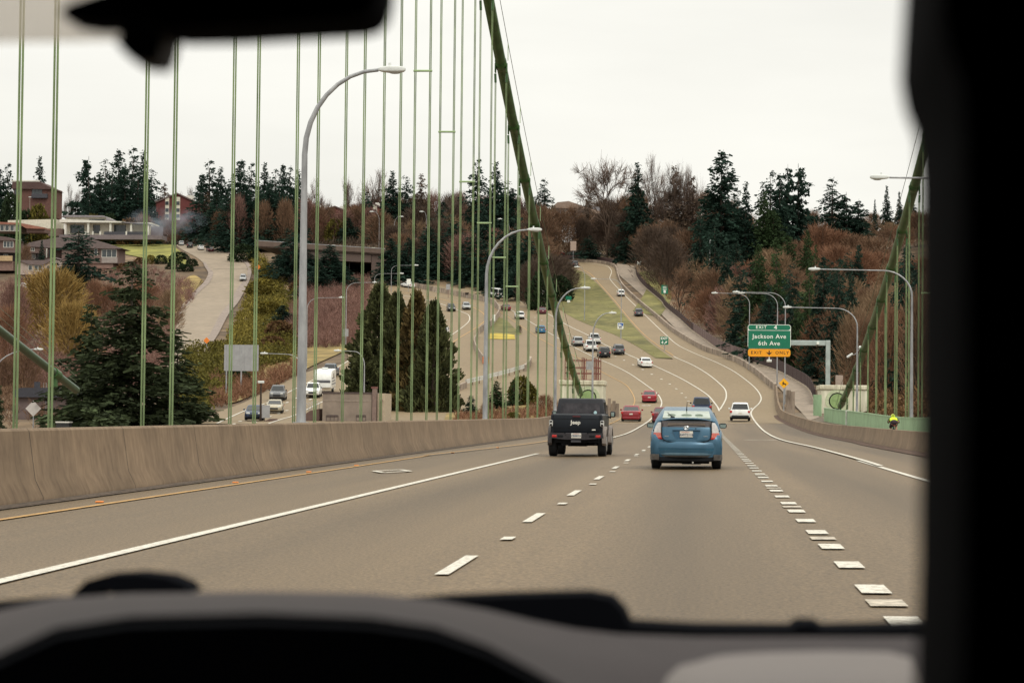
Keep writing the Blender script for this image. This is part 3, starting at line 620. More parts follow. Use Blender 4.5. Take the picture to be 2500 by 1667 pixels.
text('EXIT', (zt-zb)*.42, swhite, pl, ((xa+xb)/2, -.085, zb+(zt-zb)*.75), .03); text('4', (zt-zb)*.48, swhite, pl, (xa+(xb-xa)*.27, -.085, zb+(zt-zb)*.27), .04)
b = MB(); u = (zt-zb); cx, cz_ = xa+(xb-xa)*.68, zb+u*.27
b.prism([(cx+u*a_, cz_+u*c_) for a_, c_ in ((-.2,-.14),(-.14,-.2),(.05,-.01),(.1,-.1),(.19,.19),(-.1,.1),(-.01,.05))], -.09, -.08); b.build('arrow', swhite, pl)
t, pl, (xa, xb, zb, zt) = sign(1623, 738, 1614.5, 1631, 696, 717.5, 'green route marker sign standing in the brush above the dark fence', sgreen)
for i in range(3): plate(pl, 'legend', xa+.35, xb-.35, zt-.5-.36*i, zt-.36-.36*i, -.08, swhite, .03, .008)
b = MB(); b.ell(((xa+xb)/2, -.08, zb+.55), .33, .012, .36); b.build('shield', swhite, pl)
t, pl, (xa, xb, zb, zt) = sign(1387, 742, 1381, 1395.5, 723, 732, 'tiny green sign with a white tab at the edge of the grass wedge', sgreen)
plate(t, 'tab', xa+.35, xb-.35, zb-.62, zb-.06, -.06, swhite, .04)
t, pl, (xa, xb, zb, zt) = sign(1515, 828, 1507.6, 1522, 788, 803, 'blue and white toll sign on a post in the grass wedge', swhite)
plate(pl, 'blue_field', xa+.1, xb-.05, zb+.55, zt-.08, -.085, sblue, .08, .012); b = MB(); z_ = zt-.42; b.prism([(xa+.1,z_),(xa+.4,z_+.25),(xa+.4,z_+.1),(xa+.75,z_+.1),(xa+.75,z_-.1),(xa+.4,z_-.1),(xa+.4,z_-.25)], -.1, -.088); b.build('arrow', swhite, pl)
plate(pl, 'legend', xa+.25, xb-.25, zb+.2, zb+.42, -.085, sblack, .03, .01)
sign(1560, 667, 1555.5, 1565, 638, 646, 'small white sign on a post at the top of the dark fence', swhite)
sign(997, 712, 993, 1003, 681, 693, 'white speed sign beside the white car on the far loop', swhite)
sign(1094, 728, 1089, 1099, 694, 707, 'pale sign on a brown post on the curved median wall', sback, post=M('rust_pole'))
sign(1210, 712, 1205.5, 1216, 679, 692, 'white sign above the camper van', swhite)
sign(1330, 740, 1323, 1336, 709, 723, 'white sign at the dark bushes beside the big cable', swhite)
sign(1140, 728, 1135.5, 1145, 714, 720, 'dark amber beacon board on the median wall', sblack)
sign(1206, 792, 1203, 1209, 768, 784, 'narrow pale marker panel at the median wall end', swhite)
sign(844, 846, 836.5, 851, 803, 821, 'grey ribbed back of a small sign on the lamp post by the purple brush', sback)
sign(1399, 650, 1392.5, 1407, 589, 612, 'tan boarded sign with three pale squares beside the teal car', M('tan_board', (.36,.27,.22), var=.15))
t, pl, (xa, xb, zb, zt) = sign(590, 962, 547, 632, 842, 905, 'large grey back of a road sign on three posts above the other highway', sback, posts=3, name='sign_back')
for i in range(5): b = MB(); z = zb+(zt-zb)*(.06+.22*i); b.box(xa+.02, xb-.02, -.05, -.0, z-.04, z+.04); b.build('stiffener', M('stiffener_grey', (.26,.27,.32), metal=.3), pl)
b = MB()
for x in np.arange(xa+.6, xb-.2, .75): b.box(x-.012, x+.012, -.078, -.071, zb+.05, zt-.05)
b.build('panel_seams', M('seam_grey', (.22,.22,.23)), pl)
def diamond_sign(px, py, cy, rpx, label, mat, Y=None, flags=False, extra=None, bz=None):
    g = G(px, py) if Y is None else P(px, py, Y)
    if bz is not None: g.z = bz
    k = g.y/F; r = rpx*k; z = P(px, cy, g.y).z-g.z; t = thing('warning_sign', label, 'road sign', g)
    b = MB(); b.prism([(r,z),(0,z+r),(-r,z),(0,z-r)], -.07, -.05); pl = b.build('panel', mat, t)
    b = MB(); b.tube([(0,0,-.3),(0,0,z+r*.6)], .06, 6); b.build('post', pole_m, t)
    return t, pl, r, z, k
t, pl, r, z, k = diamond_sign(1913.5, 983, 935.5, 12.5, 'yellow diamond deer warning sign at the dark barrier', syel, 226, bz=.9)
b = MB(); b.prism([(r*.87,z),(0,z+r*.87),(-r*.87,z),(0,z-r*.87)], -.075, -.071); b.build('inner_field', M('warning_amber', (.84,.42,.015), var=.05), pl)
q = .032*r/.5*14
deer = [(-.30,-.02),(-.16,.09),(-.13,.2),(-.2,.3),(-.1,.24),(-.06,.32),(-.04,.18),(.0,.06),(.2,-.03),(.3,-.1),(.34,-.05),(.33,-.18),(.22,-.34),(.2,-.24),(.08,-.14),(-.08,-.2),(-.24,-.34),(-.2,-.18),(-.12,-.05),(-.24,-.08)]
b = MB(); b.prism([(x*r*1.35, z+c_*r*1.35) for x, c_ in deer][::-1], -.085, -.078); b.build('deer_symbol', sblack, pl)
diamond_sign(504, 866, 831, 8, 'orange roadwork sign at the foot of the side street', orange2)
t, pl, r, z, k = diamond_sign(630, 678, 652, 6.5, 'small orange roadwork sign at the bend of the side street', orange2)
diamond_sign(81, 1040, 997, 20, 'pale diamond sign seen from behind in front of the grey building', M('pale_sign_back', (.50,.46,.43), var=.08), 205, bz=-1)
pst = thing('guide_posts', 'short concrete posts behind the deer sign at the path entrance', 'concrete post', (0,0,0))
for px, py, top in ((1925,1012,952),(1935,1010,955)):
    g = P(px, py, 222); b = MB(); b.box(g.x-.22, g.x+.22, 222, 222.5, H(g.x, 222)-.5, P(px, top, 222).z, .04); b.build('post', conc2, pst)
cmr = P(2074, 868, 210); t = thing('flood_light', 'small pale floodlight and camera on a bracket beside the right cable', 'floodlight', cmr)
b = MB(); b.rbox(-.3, .35, -.15, .15, -.1, .1, .06); o = b.build('housing', head_m, t); o.rotation_euler = (0, -.6, 0)
b = MB(); b.ell((.95, 0, .75), .14, .14, .17); b.build('camera_dome', head_m, t); b = MB(); b.tube([(0,0,0),(.45,0,.1),(.7,0,.3),(.95,0,.7)], .03, 5); b.build('bracket', pole_m, t)
# ================================================================== VEGETATION
RN = np.random.default_rng(11)
def blades(c, d, ln, wd, tw=None):
    """quads with centre line from c along d, length ln, width wd"""
    n = len(c); d = d/np.linalg.norm(d, axis=1, keepdims=True); r = RN.normal(size=(n, 3)) if tw is None else tw
    s = np.cross(d, r); s /= np.linalg.norm(s, axis=1, keepdims=True)+1e-9; s *= (wd/2)[:, None]; e = c+d*ln[:, None]
    v = np.stack([c-s, c+s, e+s*.55, e-s*.55], 1).reshape(-1, 3); f = np.arange(4*n).reshape(n, 4); return v, f
def cat(parts):
    vs, fs, o = [], [], 0
    for v, f in parts: vs.append(v); fs.append(f+o); o += len(v)
    return np.concatenate(vs), np.concatenate(fs)
def conifer(seed, levels=48, nb=10, start=.05, power=.92, gap=.08, droop=.32, arm=8, spray=.034, ragged=.22, wide=.55, dens=5, tilt=1.0):
    global RN; RN = np.random.default_rng(seed); C, D, Ln, Wd = [], [], [], []
    for i in range(levels):
        t = (i+RN.uniform(-.3, .3))/levels; z = start+(1-start)*t; R = .5*(1-t)**power*(1+RN.uniform(-ragged, ragged*.6))+.012
        for k in range(max(3, int(nb*(1-t*.6)))):
            if RN.random() < gap: continue
            a = RN.uniform(0, 2*PI); rr = R*RN.uniform(.6, 1.1); m = max(2, int(arm*(rr/.5)**.6)); dz = -droop*RN.uniform(.4, 1.3)
            for j in range(m):
                u = (j+.6)/m; x, y = math.cos(a)*rr*u, math.sin(a)*rr*u; zz = z+dz*rr*u*u*wide*.9+RN.normal()*.004
                for q in range(dens):
                    aa = a+RN.normal()*.75; C.append((x+RN.normal()*.018, y+RN.normal()*.018, zz+RN.normal()*.011)); D.append((math.cos(aa), math.sin(aa), RN.uniform(-.7, .25))); L_ = spray*RN.uniform(.6, 1.3)*(1-.45*t); Ln.append(L_); Wd.append(L_*wide*RN.uniform(.7, 1.2))
    C = np.array(C); D = np.array(D); Ln = np.array(Ln); Wd = np.array(Wd)
    n = len(C); tp = np.tile([0, 0, 1.], (n, 1))+RN.normal(size=(n, 3))*tilt
    v, f = blades(C, D*np.array([1, 1, .6]), Ln*1.7, Wd*1.4, tp)
    v2, f2 = blades(np.array([[0, 0, .93]]*4), np.array([[.02*a_, .02*b__, 1] for a_, b__ in ((1,0),(-1,0),(0,1),(0,-1))]), np.array([.04]*4), np.array([.012]*4))
    return cat([(v, f), (v2, f2)])
def columnar(seed, n=9000, pts=(1,)):
    global RN; RN = np.random.default_rng(seed); z = RN.uniform(.0, 1, n)**1.15; ang = RN.uniform(0, 2*PI, n)
    lump = 1+.2*np.sin(ang*3+z*9)+.2*np.sin(ang*5-z*23+1)+.16*np.sin(z*37+ang*4)
    R = .5*np.clip((1-z), 0, 1)**.75*np.clip(.7+z*1.6, 0, 1)*lump*RN.uniform(.55, 1.0, n)**.5
    c = np.stack([np.cos(ang)*R, np.sin(ang)*R, z*.97], 1); d = np.stack([np.cos(ang)*.6, np.sin(ang)*.6, RN.uniform(.3, 1.4, n)*.25], 1)+RN.normal(size=(n, 3))*np.array([.3, .3, .06])
    ln = RN.uniform(.022, .05, n); return blades(c, d, ln*1.5, ln*.6)
def bare(seed, depth=5, spread=.5, ntw=7, rise=.35, lim=.30, twig=.075, vase=1.0):
    global RN; RN = np.random.default_rng(seed); S, T = [], []
    def grow(p, d, ln, r, k):
        q = p+d*ln*.5; d2 = d+RN.normal(size=3)*.12; d2 /= np.linalg.norm(d2); e = q+d2*ln*.5
        S.append((p, q, r, r*.85)); S.append((q, e, r*.85, r*.68))
        if k == 0:
            for _ in range(ntw):
                u = RN.random(); T.append((p+(e-p)*u, d2+RN.normal(size=3)*.6+np.array([0, 0, .35]), twig*RN.uniform(.6, 1.5)))
            return
        if k < depth-1:
            for _ in range(3):
                u = RN.uniform(.2, 1); T.append((p+(e-p)*u, d2+RN.normal(size=3)*.8, twig*RN.uniform(.6, 1.5)))
        for _ in range(3 if RN.random() < .75 else 2):
            nd_ = d2+RN.normal(size=3)*spread*np.array([1, 1, .6]); nd_[2] += rise*.3; nd_ /= np.linalg.norm(nd_); grow(e if RN.random() < .7 else q, nd_, ln*RN.uniform(.62, .86), r*.62, k-1)
    th = RN.uniform(.16, .24); S.append((np.zeros(3), np.array([.005, 0, th]), .016, .0125))
    for i in range(RN.integers(3, 6)):
        a = 2*PI*i/4.5+RN.uniform(0, 1); d = np.array([math.cos(a)*.45*vase, math.sin(a)*.45*vase, 1.0]); d /= np.linalg.norm(d); grow(np.array([.005, 0, th*RN.uniform(.75, 1)]), d, lim*RN.uniform(.7, 1), .0095, depth-1)
    vs, fs = [], []; o = 0
    for p, q, r0, r1 in S:
        d = q-p; u = np.cross(d, [.3, .9, .1]); u /= np.linalg.norm(u)+1e-9; w_ = np.cross(d, u); w_ /= np.linalg.norm(w_)+1e-9; r0 = max(r0, .0016); r1 = max(r1, .0013)
        for pp, rr in ((p, r0), (q, r1)):
            for k in range(3): a = 2*PI*k/3; vs.append(pp+(u*math.cos(a)+w_*math.sin(a))*rr)
        for k in range(3): fs.append((o+k, o+(k+1) % 3, o+3+(k+1) % 3, o+3+k))
        o += 6
    wood = (np.array(vs), np.array(fs)); C = np.array([t[0] for t in T]); D = np.array([t[1] for t in T]); ln = np.array([t[2] for t in T])
    tw = blades(C, D, ln, np.full(len(C), .0032)); h_ = max(wood[0][:, 2].max(), tw[0][:, 2].max()); rad = max(np.percentile(np.abs(tw[0][:, :2]), 98), .05)
    sc = np.array([.5/rad, .5/rad, 1/h_]); return (wood[0]*sc, wood[1]), (tw[0]*sc, tw[1])
def thicket(seed, n=2600, ln=.15, wd=.006, stems=14, flat=.75):
    global RN; RN = np.random.default_rng(seed)
    a = RN.uniform(0, 2*PI, n); ph = RN.uniform(0, 1, n); rr = RN.uniform(0, 1, n)**.55
    lump = 1+.18*np.sin(a*3+seed)+.14*np.sin(a*5+ph*6+seed*2)
    z = .12+.82*ph**flat; R = .5*np.sqrt(np.clip(1-((z-.42)/.56)**2, 0, 1))*rr*lump*1.05
    c = np.stack([np.cos(a)*R, np.sin(a)*R, z*(1-.06*RN.random(n))-.05], 1); d = np.stack([np.cos(a)*R*1.6, np.sin(a)*R*1.6, np.full(n, .45)], 1)+RN.normal(size=(n, 3))*.22
    tw = blades(c, d, RN.uniform(.5, 1.4, n)*ln, RN.uniform(.6, 1.5, n)*wd)
    m = stems; aa = RN.uniform(0, 2*PI, m); q = RN.uniform(.1, .42, m); st = blades(np.stack([np.cos(aa)*.05, np.sin(aa)*.05, np.zeros(m)], 1), np.stack([np.cos(aa)*q, np.sin(aa)*q, np.full(m, .75)], 1), RN.uniform(.6, .9, m), np.full(m, .012)); return st, tw
def shrub(seed, n=1500, leaf=.09):
    global RN; RN = np.random.default_rng(seed); a = RN.uniform(0, 2*PI, n); z = RN.uniform(0, 1, n); lump = 1+.2*np.sin(a*3+seed)+.15*np.sin(a*5+z*7)
    R = .5*np.sqrt(np.clip(1-(z-.35)**2/.45, 0.02, 1))*RN.uniform(.6, 1, n)**.6*lump; c = np.stack([np.cos(a)*R, np.sin(a)*R, z*.92], 1); d = RN.normal(size=(n, 3))*.6+np.stack([np.cos(a), np.sin(a), np.full(n, .6)], 1)
    ln = RN.uniform(.6, 1.3, n)*leaf; return blades(c, d, ln, ln*.7)
def cone_trunk(r=.03, top=.9, n=6):
    b = MB(); b.tube([(0,0,-.06), (.004,0,top*.5), (0,0,top)], [r, r*.6, r*.15], n); return np.array(b.v), [f for f in b.f]
bark = M('bark', (.065,.045,.035), var=.3, scale=8, rough=.95, stretch=(1,1,.3)); bark2 = M('grey_bark', (.13,.10,.085), var=.3, scale=8, rough=.95, stretch=(1,1,.3))
def fol(name, c, isl=.45, big=.3): return M(name, c, var=.25, scale=3, rough=.85, isl=isl, big=big, bigscale=4, spec=.12, trans=.2)
FIR = fol('fir_needles', (.017,.036,.025)); FIR2 = fol('green_fir_needles', (.030,.052,.020)); FIR3 = fol('brown_fir_needles', (.085,.06,.042)); CED = fol('cedar_needles', (.036,.048,.022), .6); CYP = fol('cypress_leaves', (.062,.068,.028), .65, .5); CYP2 = fol('rusty_cypress_leaves', (.10,.072,.028), .6, .45)
TW = {k: M('twigs_'+k, c, var=.22, scale=2, rough=.9, isl=.35, big=.2, bigscale=3, spec=.1) for k, c in (('brown', (.165,.10,.063)), ('red_brown', (.195,.102,.062)), ('tan', (.21,.14,.085)), ('purple', (.19,.108,.088)), ('grey', (.15,.11,.09)), ('dark', (.085,.06,.045)), ('golden', (.27,.18,.06)))}
OLV = fol('olive_leaves', (.10,.088,.020), .5, .4); OCH = fol('ochre_leaves', (.165,.135,.030), .5, .4); GRN = fol('dark_hedge_leaves', (.022,.036,.016), .5); RUS = fol('rust_leaves', (.13,.075,.036), .5, .35)
tr_v, tr_f = cone_trunk()
def mk(name, v, f, mat): return npmesh(name, v, f, mat)
def trunk_mesh(mat, r=.03, top=.9):
    b = MB(); b.tube([(0,0,-.08), (.004,0,top*.5), (0,0,top)], [r, r*.6, r*.12], 6); me = b.mesh('trunk'); me.materials.append(mat); return me
PROTO = {}
for i, (k, kw, m) in enumerate([('fir', dict(), FIR), ('fir', dict(levels=30, gap=.25, ragged=.4, power=.8), FIR), ('fir', dict(levels=44, power=1.05, nb=9), FIR), ('fir', dict(levels=26, gap=.3, ragged=.5, droop=.45, power=.7, start=.15), FIR),
      ('gfir', dict(power=.8), FIR2), ('gfir', dict(levels=30, gap=.25, ragged=.45), FIR2), ('bfir', dict(levels=30, gap=.25), FIR3), ('slim', dict(levels=40, power=1.1, gap=.1, nb=9), FIR), ('tufted', dict(levels=20, nb=7, gap=.25, ragged=.6, power=.5, start=.25, arm=9, spray=.05, droop=.05), FIR)]):
    v, f = conifer(40+i, **kw); PROTO.setdefault(k, []).append((trunk_mesh(bark, .035), mk('crown', v, f, m)))
for k, m, sd in (('cyp', CYP, 3), ('cyp2', CYP2, 5)): v, f = columnar(sd); PROTO[k] = [(trunk_mesh(bark, .05), mk('crown', v, f, m))]
for k, mt_ in (('bare', 'grey'), ('bareb', 'brown'), ('baret', 'tan')):
    for i in range(3):
        wd, tw = bare(70+i+len(PROTO)*7, vase=1.0 if i else .8); PROTO.setdefault(k, []).append((mk('trunk', *wd, TW['dark'] if k != 'baret' else TW['tan']), mk('crown', *tw, TW[mt_])))
for k in ('brown', 'red_brown', 'tan', 'purple', 'dark', 'golden'):
    for i in range(3):
        st, tw = thicket(120+i*3+len(k), n=3400 if k == 'golden' else 2600, wd=.010 if k == 'golden' else .0085, flat=.75 if i else .6); PROTO.setdefault('t_'+k, []).append((mk('stems', *st, TW['dark']), mk('crown', *tw, TW[k])))
for k, m in (('olive', OLV), ('ochre', OCH), ('hedge', GRN), ('rust', RUS)):
    for i in range(2): PROTO.setdefault('s_'+k, []).append((None, mk('crown', *shrub(200+i+len(k)), m)))
KN = dict(fir='fir_tree', gfir='fir_tree', bfir='fir_tree', slim='fir_tree', tufted='pine_tree', cyp='cypress_tree', cyp2='cypress_tree', bare='bare_tree', bareb='bare_tree', baret='bare_tree', s_olive='shrub', s_ochre='shrub', s_hedge='hedge_bush', s_rust='shrub')
CN = {}
WF = dict(fir=2.3, gfir=1.9, bfir=1.9, slim=1.6, tufted=1.6)
def tree(kind, x, top, base, w_, label, group=None, Y=None, disp=True, var=None, sink=.3):
    s_ = DS if disp else 1; g = G(x*s_, base*s_) if Y is None else P(x*s_, base*s_, Y); g.z = tz(g.x, g.y)-sink if Y is None else g.z
    ht = P(x*s_, top*s_, g.y).z-g.z
    if ht < .6: return
    pr = PROTO[kind]; i = var if var is not None else CN.get(kind, 0); CN[kind] = i+1; tm, cm = pr[i % len(pr)]
    g.z = tz(g.x, g.y)-sink if Y and Y > 700 else g.z; ht = P(x*s_, top*s_, g.y).z-g.z; nm = KN.get(kind, 'leafless_tree'); cat_ = 'bush' if kind.startswith('s_') else 'tree'
    wm = w_*s_*g.y/F*WF.get(kind, 1)
    if tm is None:
        o = tag(link(nm, cm), label, cat_, group); o.location = g; o.rotation_euler = (0,0,random.uniform(0, 6.28)); o.scale = (wm, wm, ht); return o
    t = thing(nm, label, cat_, g, random.uniform(0, 6.28), group); t.scale = (wm, wm, ht)
    link('trunk' if nm != 'leafless_tree' else 'stems', tm, t); link('crown', cm, t); return t
def row(kind, lst, phrase, group, wf=1.0):
    lst = sorted(lst)
    for i, q in enumerate(lst):
        k = q[4] if len(q) > 4 else kind; n = len(lst)-1
        pos = 'leftmost' if i == 0 else 'rightmost' if i == n else (ORD[i]+' from the left' if i < n/2 else ORD[n-i]+' from the right')
        tree(k, q[0], q[1], q[2], q[3]*wf, phrase+', '+pos, group, Y=q[5] if len(q) > 5 else None)
# skyline firs on the far ridge, left half (coordinates in the picture, top, foot, width)
row('fir', [(-4,385,540,45),(16,373,540,46),(88,360,520,50),(201,352,545,62,'tufted'),(240,362,540,52),(270,341,545,58),(303,336,545,62),(327,346,545,50),(346,385,550,50)], 'tall dark fir on the skyline above the white pavilion', 'firs above the pavilion')
row('fir', [(376,418,560,62,'bfir'),(462,398,560,46),(479,366,560,66),(505,384,560,48),(530,396,560,56),(551,366,560,60),(575,372,560,50),(605,374,560,52),(630,385,560,60),(648,376,560,40),(664,381,560,44),(683,390,560,42)], 'dark fir on the skyline behind the side street bend', 'firs behind the street bend')
row('fir', [(752,466,545,32),(799,470,545,34),(868,432,545,40),(901,393,560,58),(931,400,560,46),(966,397,565,62,'bfir'),(1017,462,570,44),(1095,363,575,56),(1136,372,578,62),(1160,412,580,62),(1175,430,580,44)], 'fir on the skyline behind the rope curtain', 'firs behind the ropes')
tree('fir', 1249, 410, 560, 50, 'lone ragged fir on the skyline just right of the big cable', var=1)
row('fir', [(1463,374,600,58),(1352,446,560,44,'bfir'),(1547,378,600,70,'bfir'),(1590,402,600,60,'bfir')], 'fir rising out of the brown wood behind the ramp', 'firs over the ramp wood')
row('fir', [(1656,343,640,96),(1692,428,620,54),(1712,418,640,46),(1634,440,640,40)], 'spire-like dark fir on the right hilltop', 'spire firs on the right hilltop')
row('tufted', [(1768,388,630,66,'fir'),(1790,398,630,44,'fir'),(1808,370,620,56),(1832,368,620,66),(1752,440,640,60,'gfir')], 'broken-topped pine in the clump above the exit sign', 'pine clump above the sign')
row('tufted', [(1911,408,600,66,'fir'),(1943,436,600,60),(1972,452,600,50),(2009,458,560,16,'slim'),(2036,426,560,32,'slim'),(2065,440,560,26,'slim'),(2098,470,560,40,'fir')], 'dark tree on the skyline left of the right cable', 'skyline trees near the right cable')
row('gfir', [(1608,470,660,62,'fir'),(1690,545,690,76,'fir'),(1730,520,640,70,'fir'),(1775,480,640,110),(1812,545,690,90),(1854,528,690,56),(1872,560,700,44),(1728,600,745,90,'fir'),(1757,650,780,90),(1738,660,808,110,'fir'),(1768,690,822,110,'fir'),(1800,640,800,90),(1870,640,780,110,'fir'),(1850,640,830,130),(1945,575,740,70,'fir'),(1972,560,740,50,'fir'),(1920,610,770,70,'fir'),(1908,600,760,60,'fir'),(2060,690,800,90,'fir'),(2085,560,760,90,'fir'),(2110,640,900,60,'fir'),(1600,560,650,60,'fir'),(1690,600,690,70,'fir'),(1566,580,640,44,'fir')], 'dark fir on the brown slope of the right hillside', 'firs on the right slope', .7)
row('fir', [(667,524,648,66),(700,560,640,50),(757,562,664,72),(733,600,672,50),(772,590,640,50),(690,540,626,60),(645,572,605,30),(570,487,570,56),(612,520,560,40),(740,470,540,36),(800,500,560,40),(820,520,560,34)], 'dark fir by the concrete overpass', 'firs by the overpass')
row('fir', [(896,545,650,52),(915,560,652,44),(938,545,652,52),(955,590,634,44),(985,520,634,60),(1012,480,600,60),(1040,490,636,60),(1062,560,646,40),(1088,520,655,60),(1112,480,640,60),(1135,560,660,56),(1030,560,640,50),(1160,500,660,60),(1185,520,670,60),(1105,640,668,26,'slim'),(1060,645,662,16,'slim'),(1210,540,680,60),(1150,600,680,50),(1185,600,690,50)], 'dark fir lining the far side of the loop highway', 'firs lining the loop highway')
row('fir', [(456,430,575,52,'fir',772),(474,440,578,44,'bfir',772),(496,425,578,54,'fir',760),(522,432,578,56),(560,420,576,60),(592,425,576,60),(618,418,576,56),(640,425,576,60),(668,430,575,50),(440,455,572,40,'bareb',774),(545,445,578,44,'t_purple'),(605,460,578,44,'t_brown'),(655,455,578,44,'t_brown'),(505,480,580,40,'t_brown',758),(414,470,560,40,'t_purple'),(395,480,556,40,'t_brown')], 'tree in the lower tier behind the side street bend', 'lower tier behind the street bend')
row('fir', [(228,400,560,50,'fir',785),(255,395,560,54,'fir',785),(285,385,560,58,'fir',785),(315,392,560,54,'fir',785),(205,430,560,44,'fir',785),(338,420,560,44,'fir',785)], 'lower dark fir behind the white pavilion', 'lower firs behind the pavilion')
row('gfir', [(1640,500,716,70,'fir'),(1668,560,760,60,'fir'),(1700,600,800,76,'fir'),(1742,560,812,84),(1782,540,815,90),(1765,650,832,70,'fir'),(1815,600,842,70,'fir'),(1858,590,858,60),(1890,585,868,76,'fir'),(1925,590,880,80,'fir'),(1955,600,890,60,'fir'),(2075,560,930,80,'fir'),(2100,620,940,80,'fir'),(1830,700,850,60)], 'dark fir low on the right slope', 'front firs on the right slope', .72)
row('t_purple', [(700,455,550,60,'t_purple',770),(730,470,550,60,'t_brown',770),(762,455,550,50,'bareb',772),(790,480,552,60,'t_purple',770),(822,470,552,60,'t_brown',772),(850,475,555,50,'t_purple',770),(880,480,556,50,'t_red_brown',772),(842,440,552,40,'fir',774),(770,500,552,50,'s_olive',768),(395,500,552,40,'t_purple',772),(425,505,556,40,'t_brown',772),(380,480,550,30,'bareb',774)], 'bare tree in front of the red apartments', 'trees before the red apartments')
# big leafless trees against the sky
tree('bare', 1394, 344, 600, 150, 'big leafless tree spreading against the sky behind the ramp', var=0)
row('bare', [(1500,347,600,66),(1536,368,600,64),(1560,362,600,60),(1585,372,600,50)], 'thin leafless tree against the sky right of the big spreading one', 'thin trees by the spreading tree')
row('bare', [(161,415,545,40),(430,425,560,50),(404,430,560,36),(718,402,555,66),(799,395,545,40),(864,382,555,80),(1050,428,570,60),(1028,440,570,40)], 'thin leafless tree on the far ridge', 'thin trees on the far ridge')
# woods of bare brown trees
def curve(pts, x):
    for (a, b), (c, d) in zip(pts, pts[1:]):
        if a <= x <= c: return b+(d-b)*(x-a)/(c-a)
    return pts[-1][1]
S_R = [(1240,480),(1330,475),(1400,452),(1500,425),(1600,425),(1660,452),(1720,475),(1800,470),(1900,485),(2000,490),(2120,465)]
B_R = [(1240,585),(1330,585),(1400,600),(1450,606),(1480,625),(1560,730),(1650,785),(1700,795),(1850,850),(1900,880),(1960,920),(2120,950)]
def wood(S, B, x0, x1, step, rows_, kinds, phrase, group, hmin=8, hmax=13, wr=(.7, 1.1)):
    rr_ = random.Random(x0*7+rows_); TN = ['topmost tier','second tier down','third tier down','fourth tier down','fifth tier down','lowest tier']
    for r in range(rows_):
        out = []
        for x in np.arange(x0+(r % 2)*step/2, x1, step):
            xx = x+rr_.uniform(-.35, .35)*step; st, bt = curve(S, xx), curve(B, xx); base = st+70+(bt-8-st-70)*((r+rr_.uniform(-.3, .3))/(max(rows_-1, 1))); base = min(base, bt-4)
            g = G(xx*DS, base*DS); k = F/g.y/DS; hh = rr_.uniform(hmin, hmax)*k; top = max(base-hh, st+rr_.uniform(-4, 14))
            if base-top < 14: continue
            out.append((xx, top, base, min((base-top)*rr_.uniform(*wr), 90), rr_.choice(kinds)))
        row('t_brown', out, phrase+', '+(TN[r] if r < rows_-1 else 'lowest tier'), group)
random.seed(3)
wood(S_R, B_R, 1345, 1600, 30, 4, ['t_brown','t_brown','t_dark','bareb','t_dark'], 'bare brown tree behind the ramp', 'bare trees behind the ramp', 10, 16)
wood(S_R, B_R, 1610, 1860, 34, 6, ['t_red_brown','t_brown','t_brown','baret','t_tan','t_purple','bareb'], 'bare tree above the dark fence', 'bare trees above the dark fence')
wood(S_R, B_R, 1870, 2260, 36, 6, ['t_red_brown','t_red_brown','t_brown','t_brown','t_tan','bareb','baret'], 'bare reddish tree behind the right cable', 'bare trees behind the right cable', 9, 15)
S_M = [(380,440),(430,430),(500,440),(700,452),(760,470),(830,465),(880,440),(980,445),(1060,428),(1200,440),(1330,470)]
B_M = [(380,540),(480,552),(600,548),(860,556),(900,600),(960,622),(1100,655),(1240,640),(1330,590)]
wood(S_M, B_M, 690, 880, 26, 3, ['t_purple','t_brown','t_red_brown','bareb','t_dark'], 'bare tree behind the overpass', 'bare trees behind the overpass', 9, 16)
wood(S_M, B_M, 885, 1240, 28, 4, ['t_brown','t_purple','t_dark','t_brown','baret'], 'bare tree beyond the loop highway', 'bare trees beyond the loop', 8, 15)
row('t_brown', [(1245,470,600,70),(1280,476,596,70),(1315,470,590,60),(1340,500,592,50,'t_dark'),(1268,500,600,60,'bareb'),(1350,450,575,44,'bfir'),(1352,540,600,36,'fir'),(1322,545,584,34,'fir')], 'brown tree around the grey house roof', 'trees around the grey roof')
row('t_dark', [(1232,590,705,70),(1262,580,690,70),(1290,585,676,66),(1306,612,668,40),(1245,620,712,60,'s_hedge'),(1280,630,692,60,'s_hedge'),(1215,600,706,50),(1300,630,670,34,'s_hedge')], 'dark olive bush filling the corner left of the ramp', 'bushes left of the ramp')
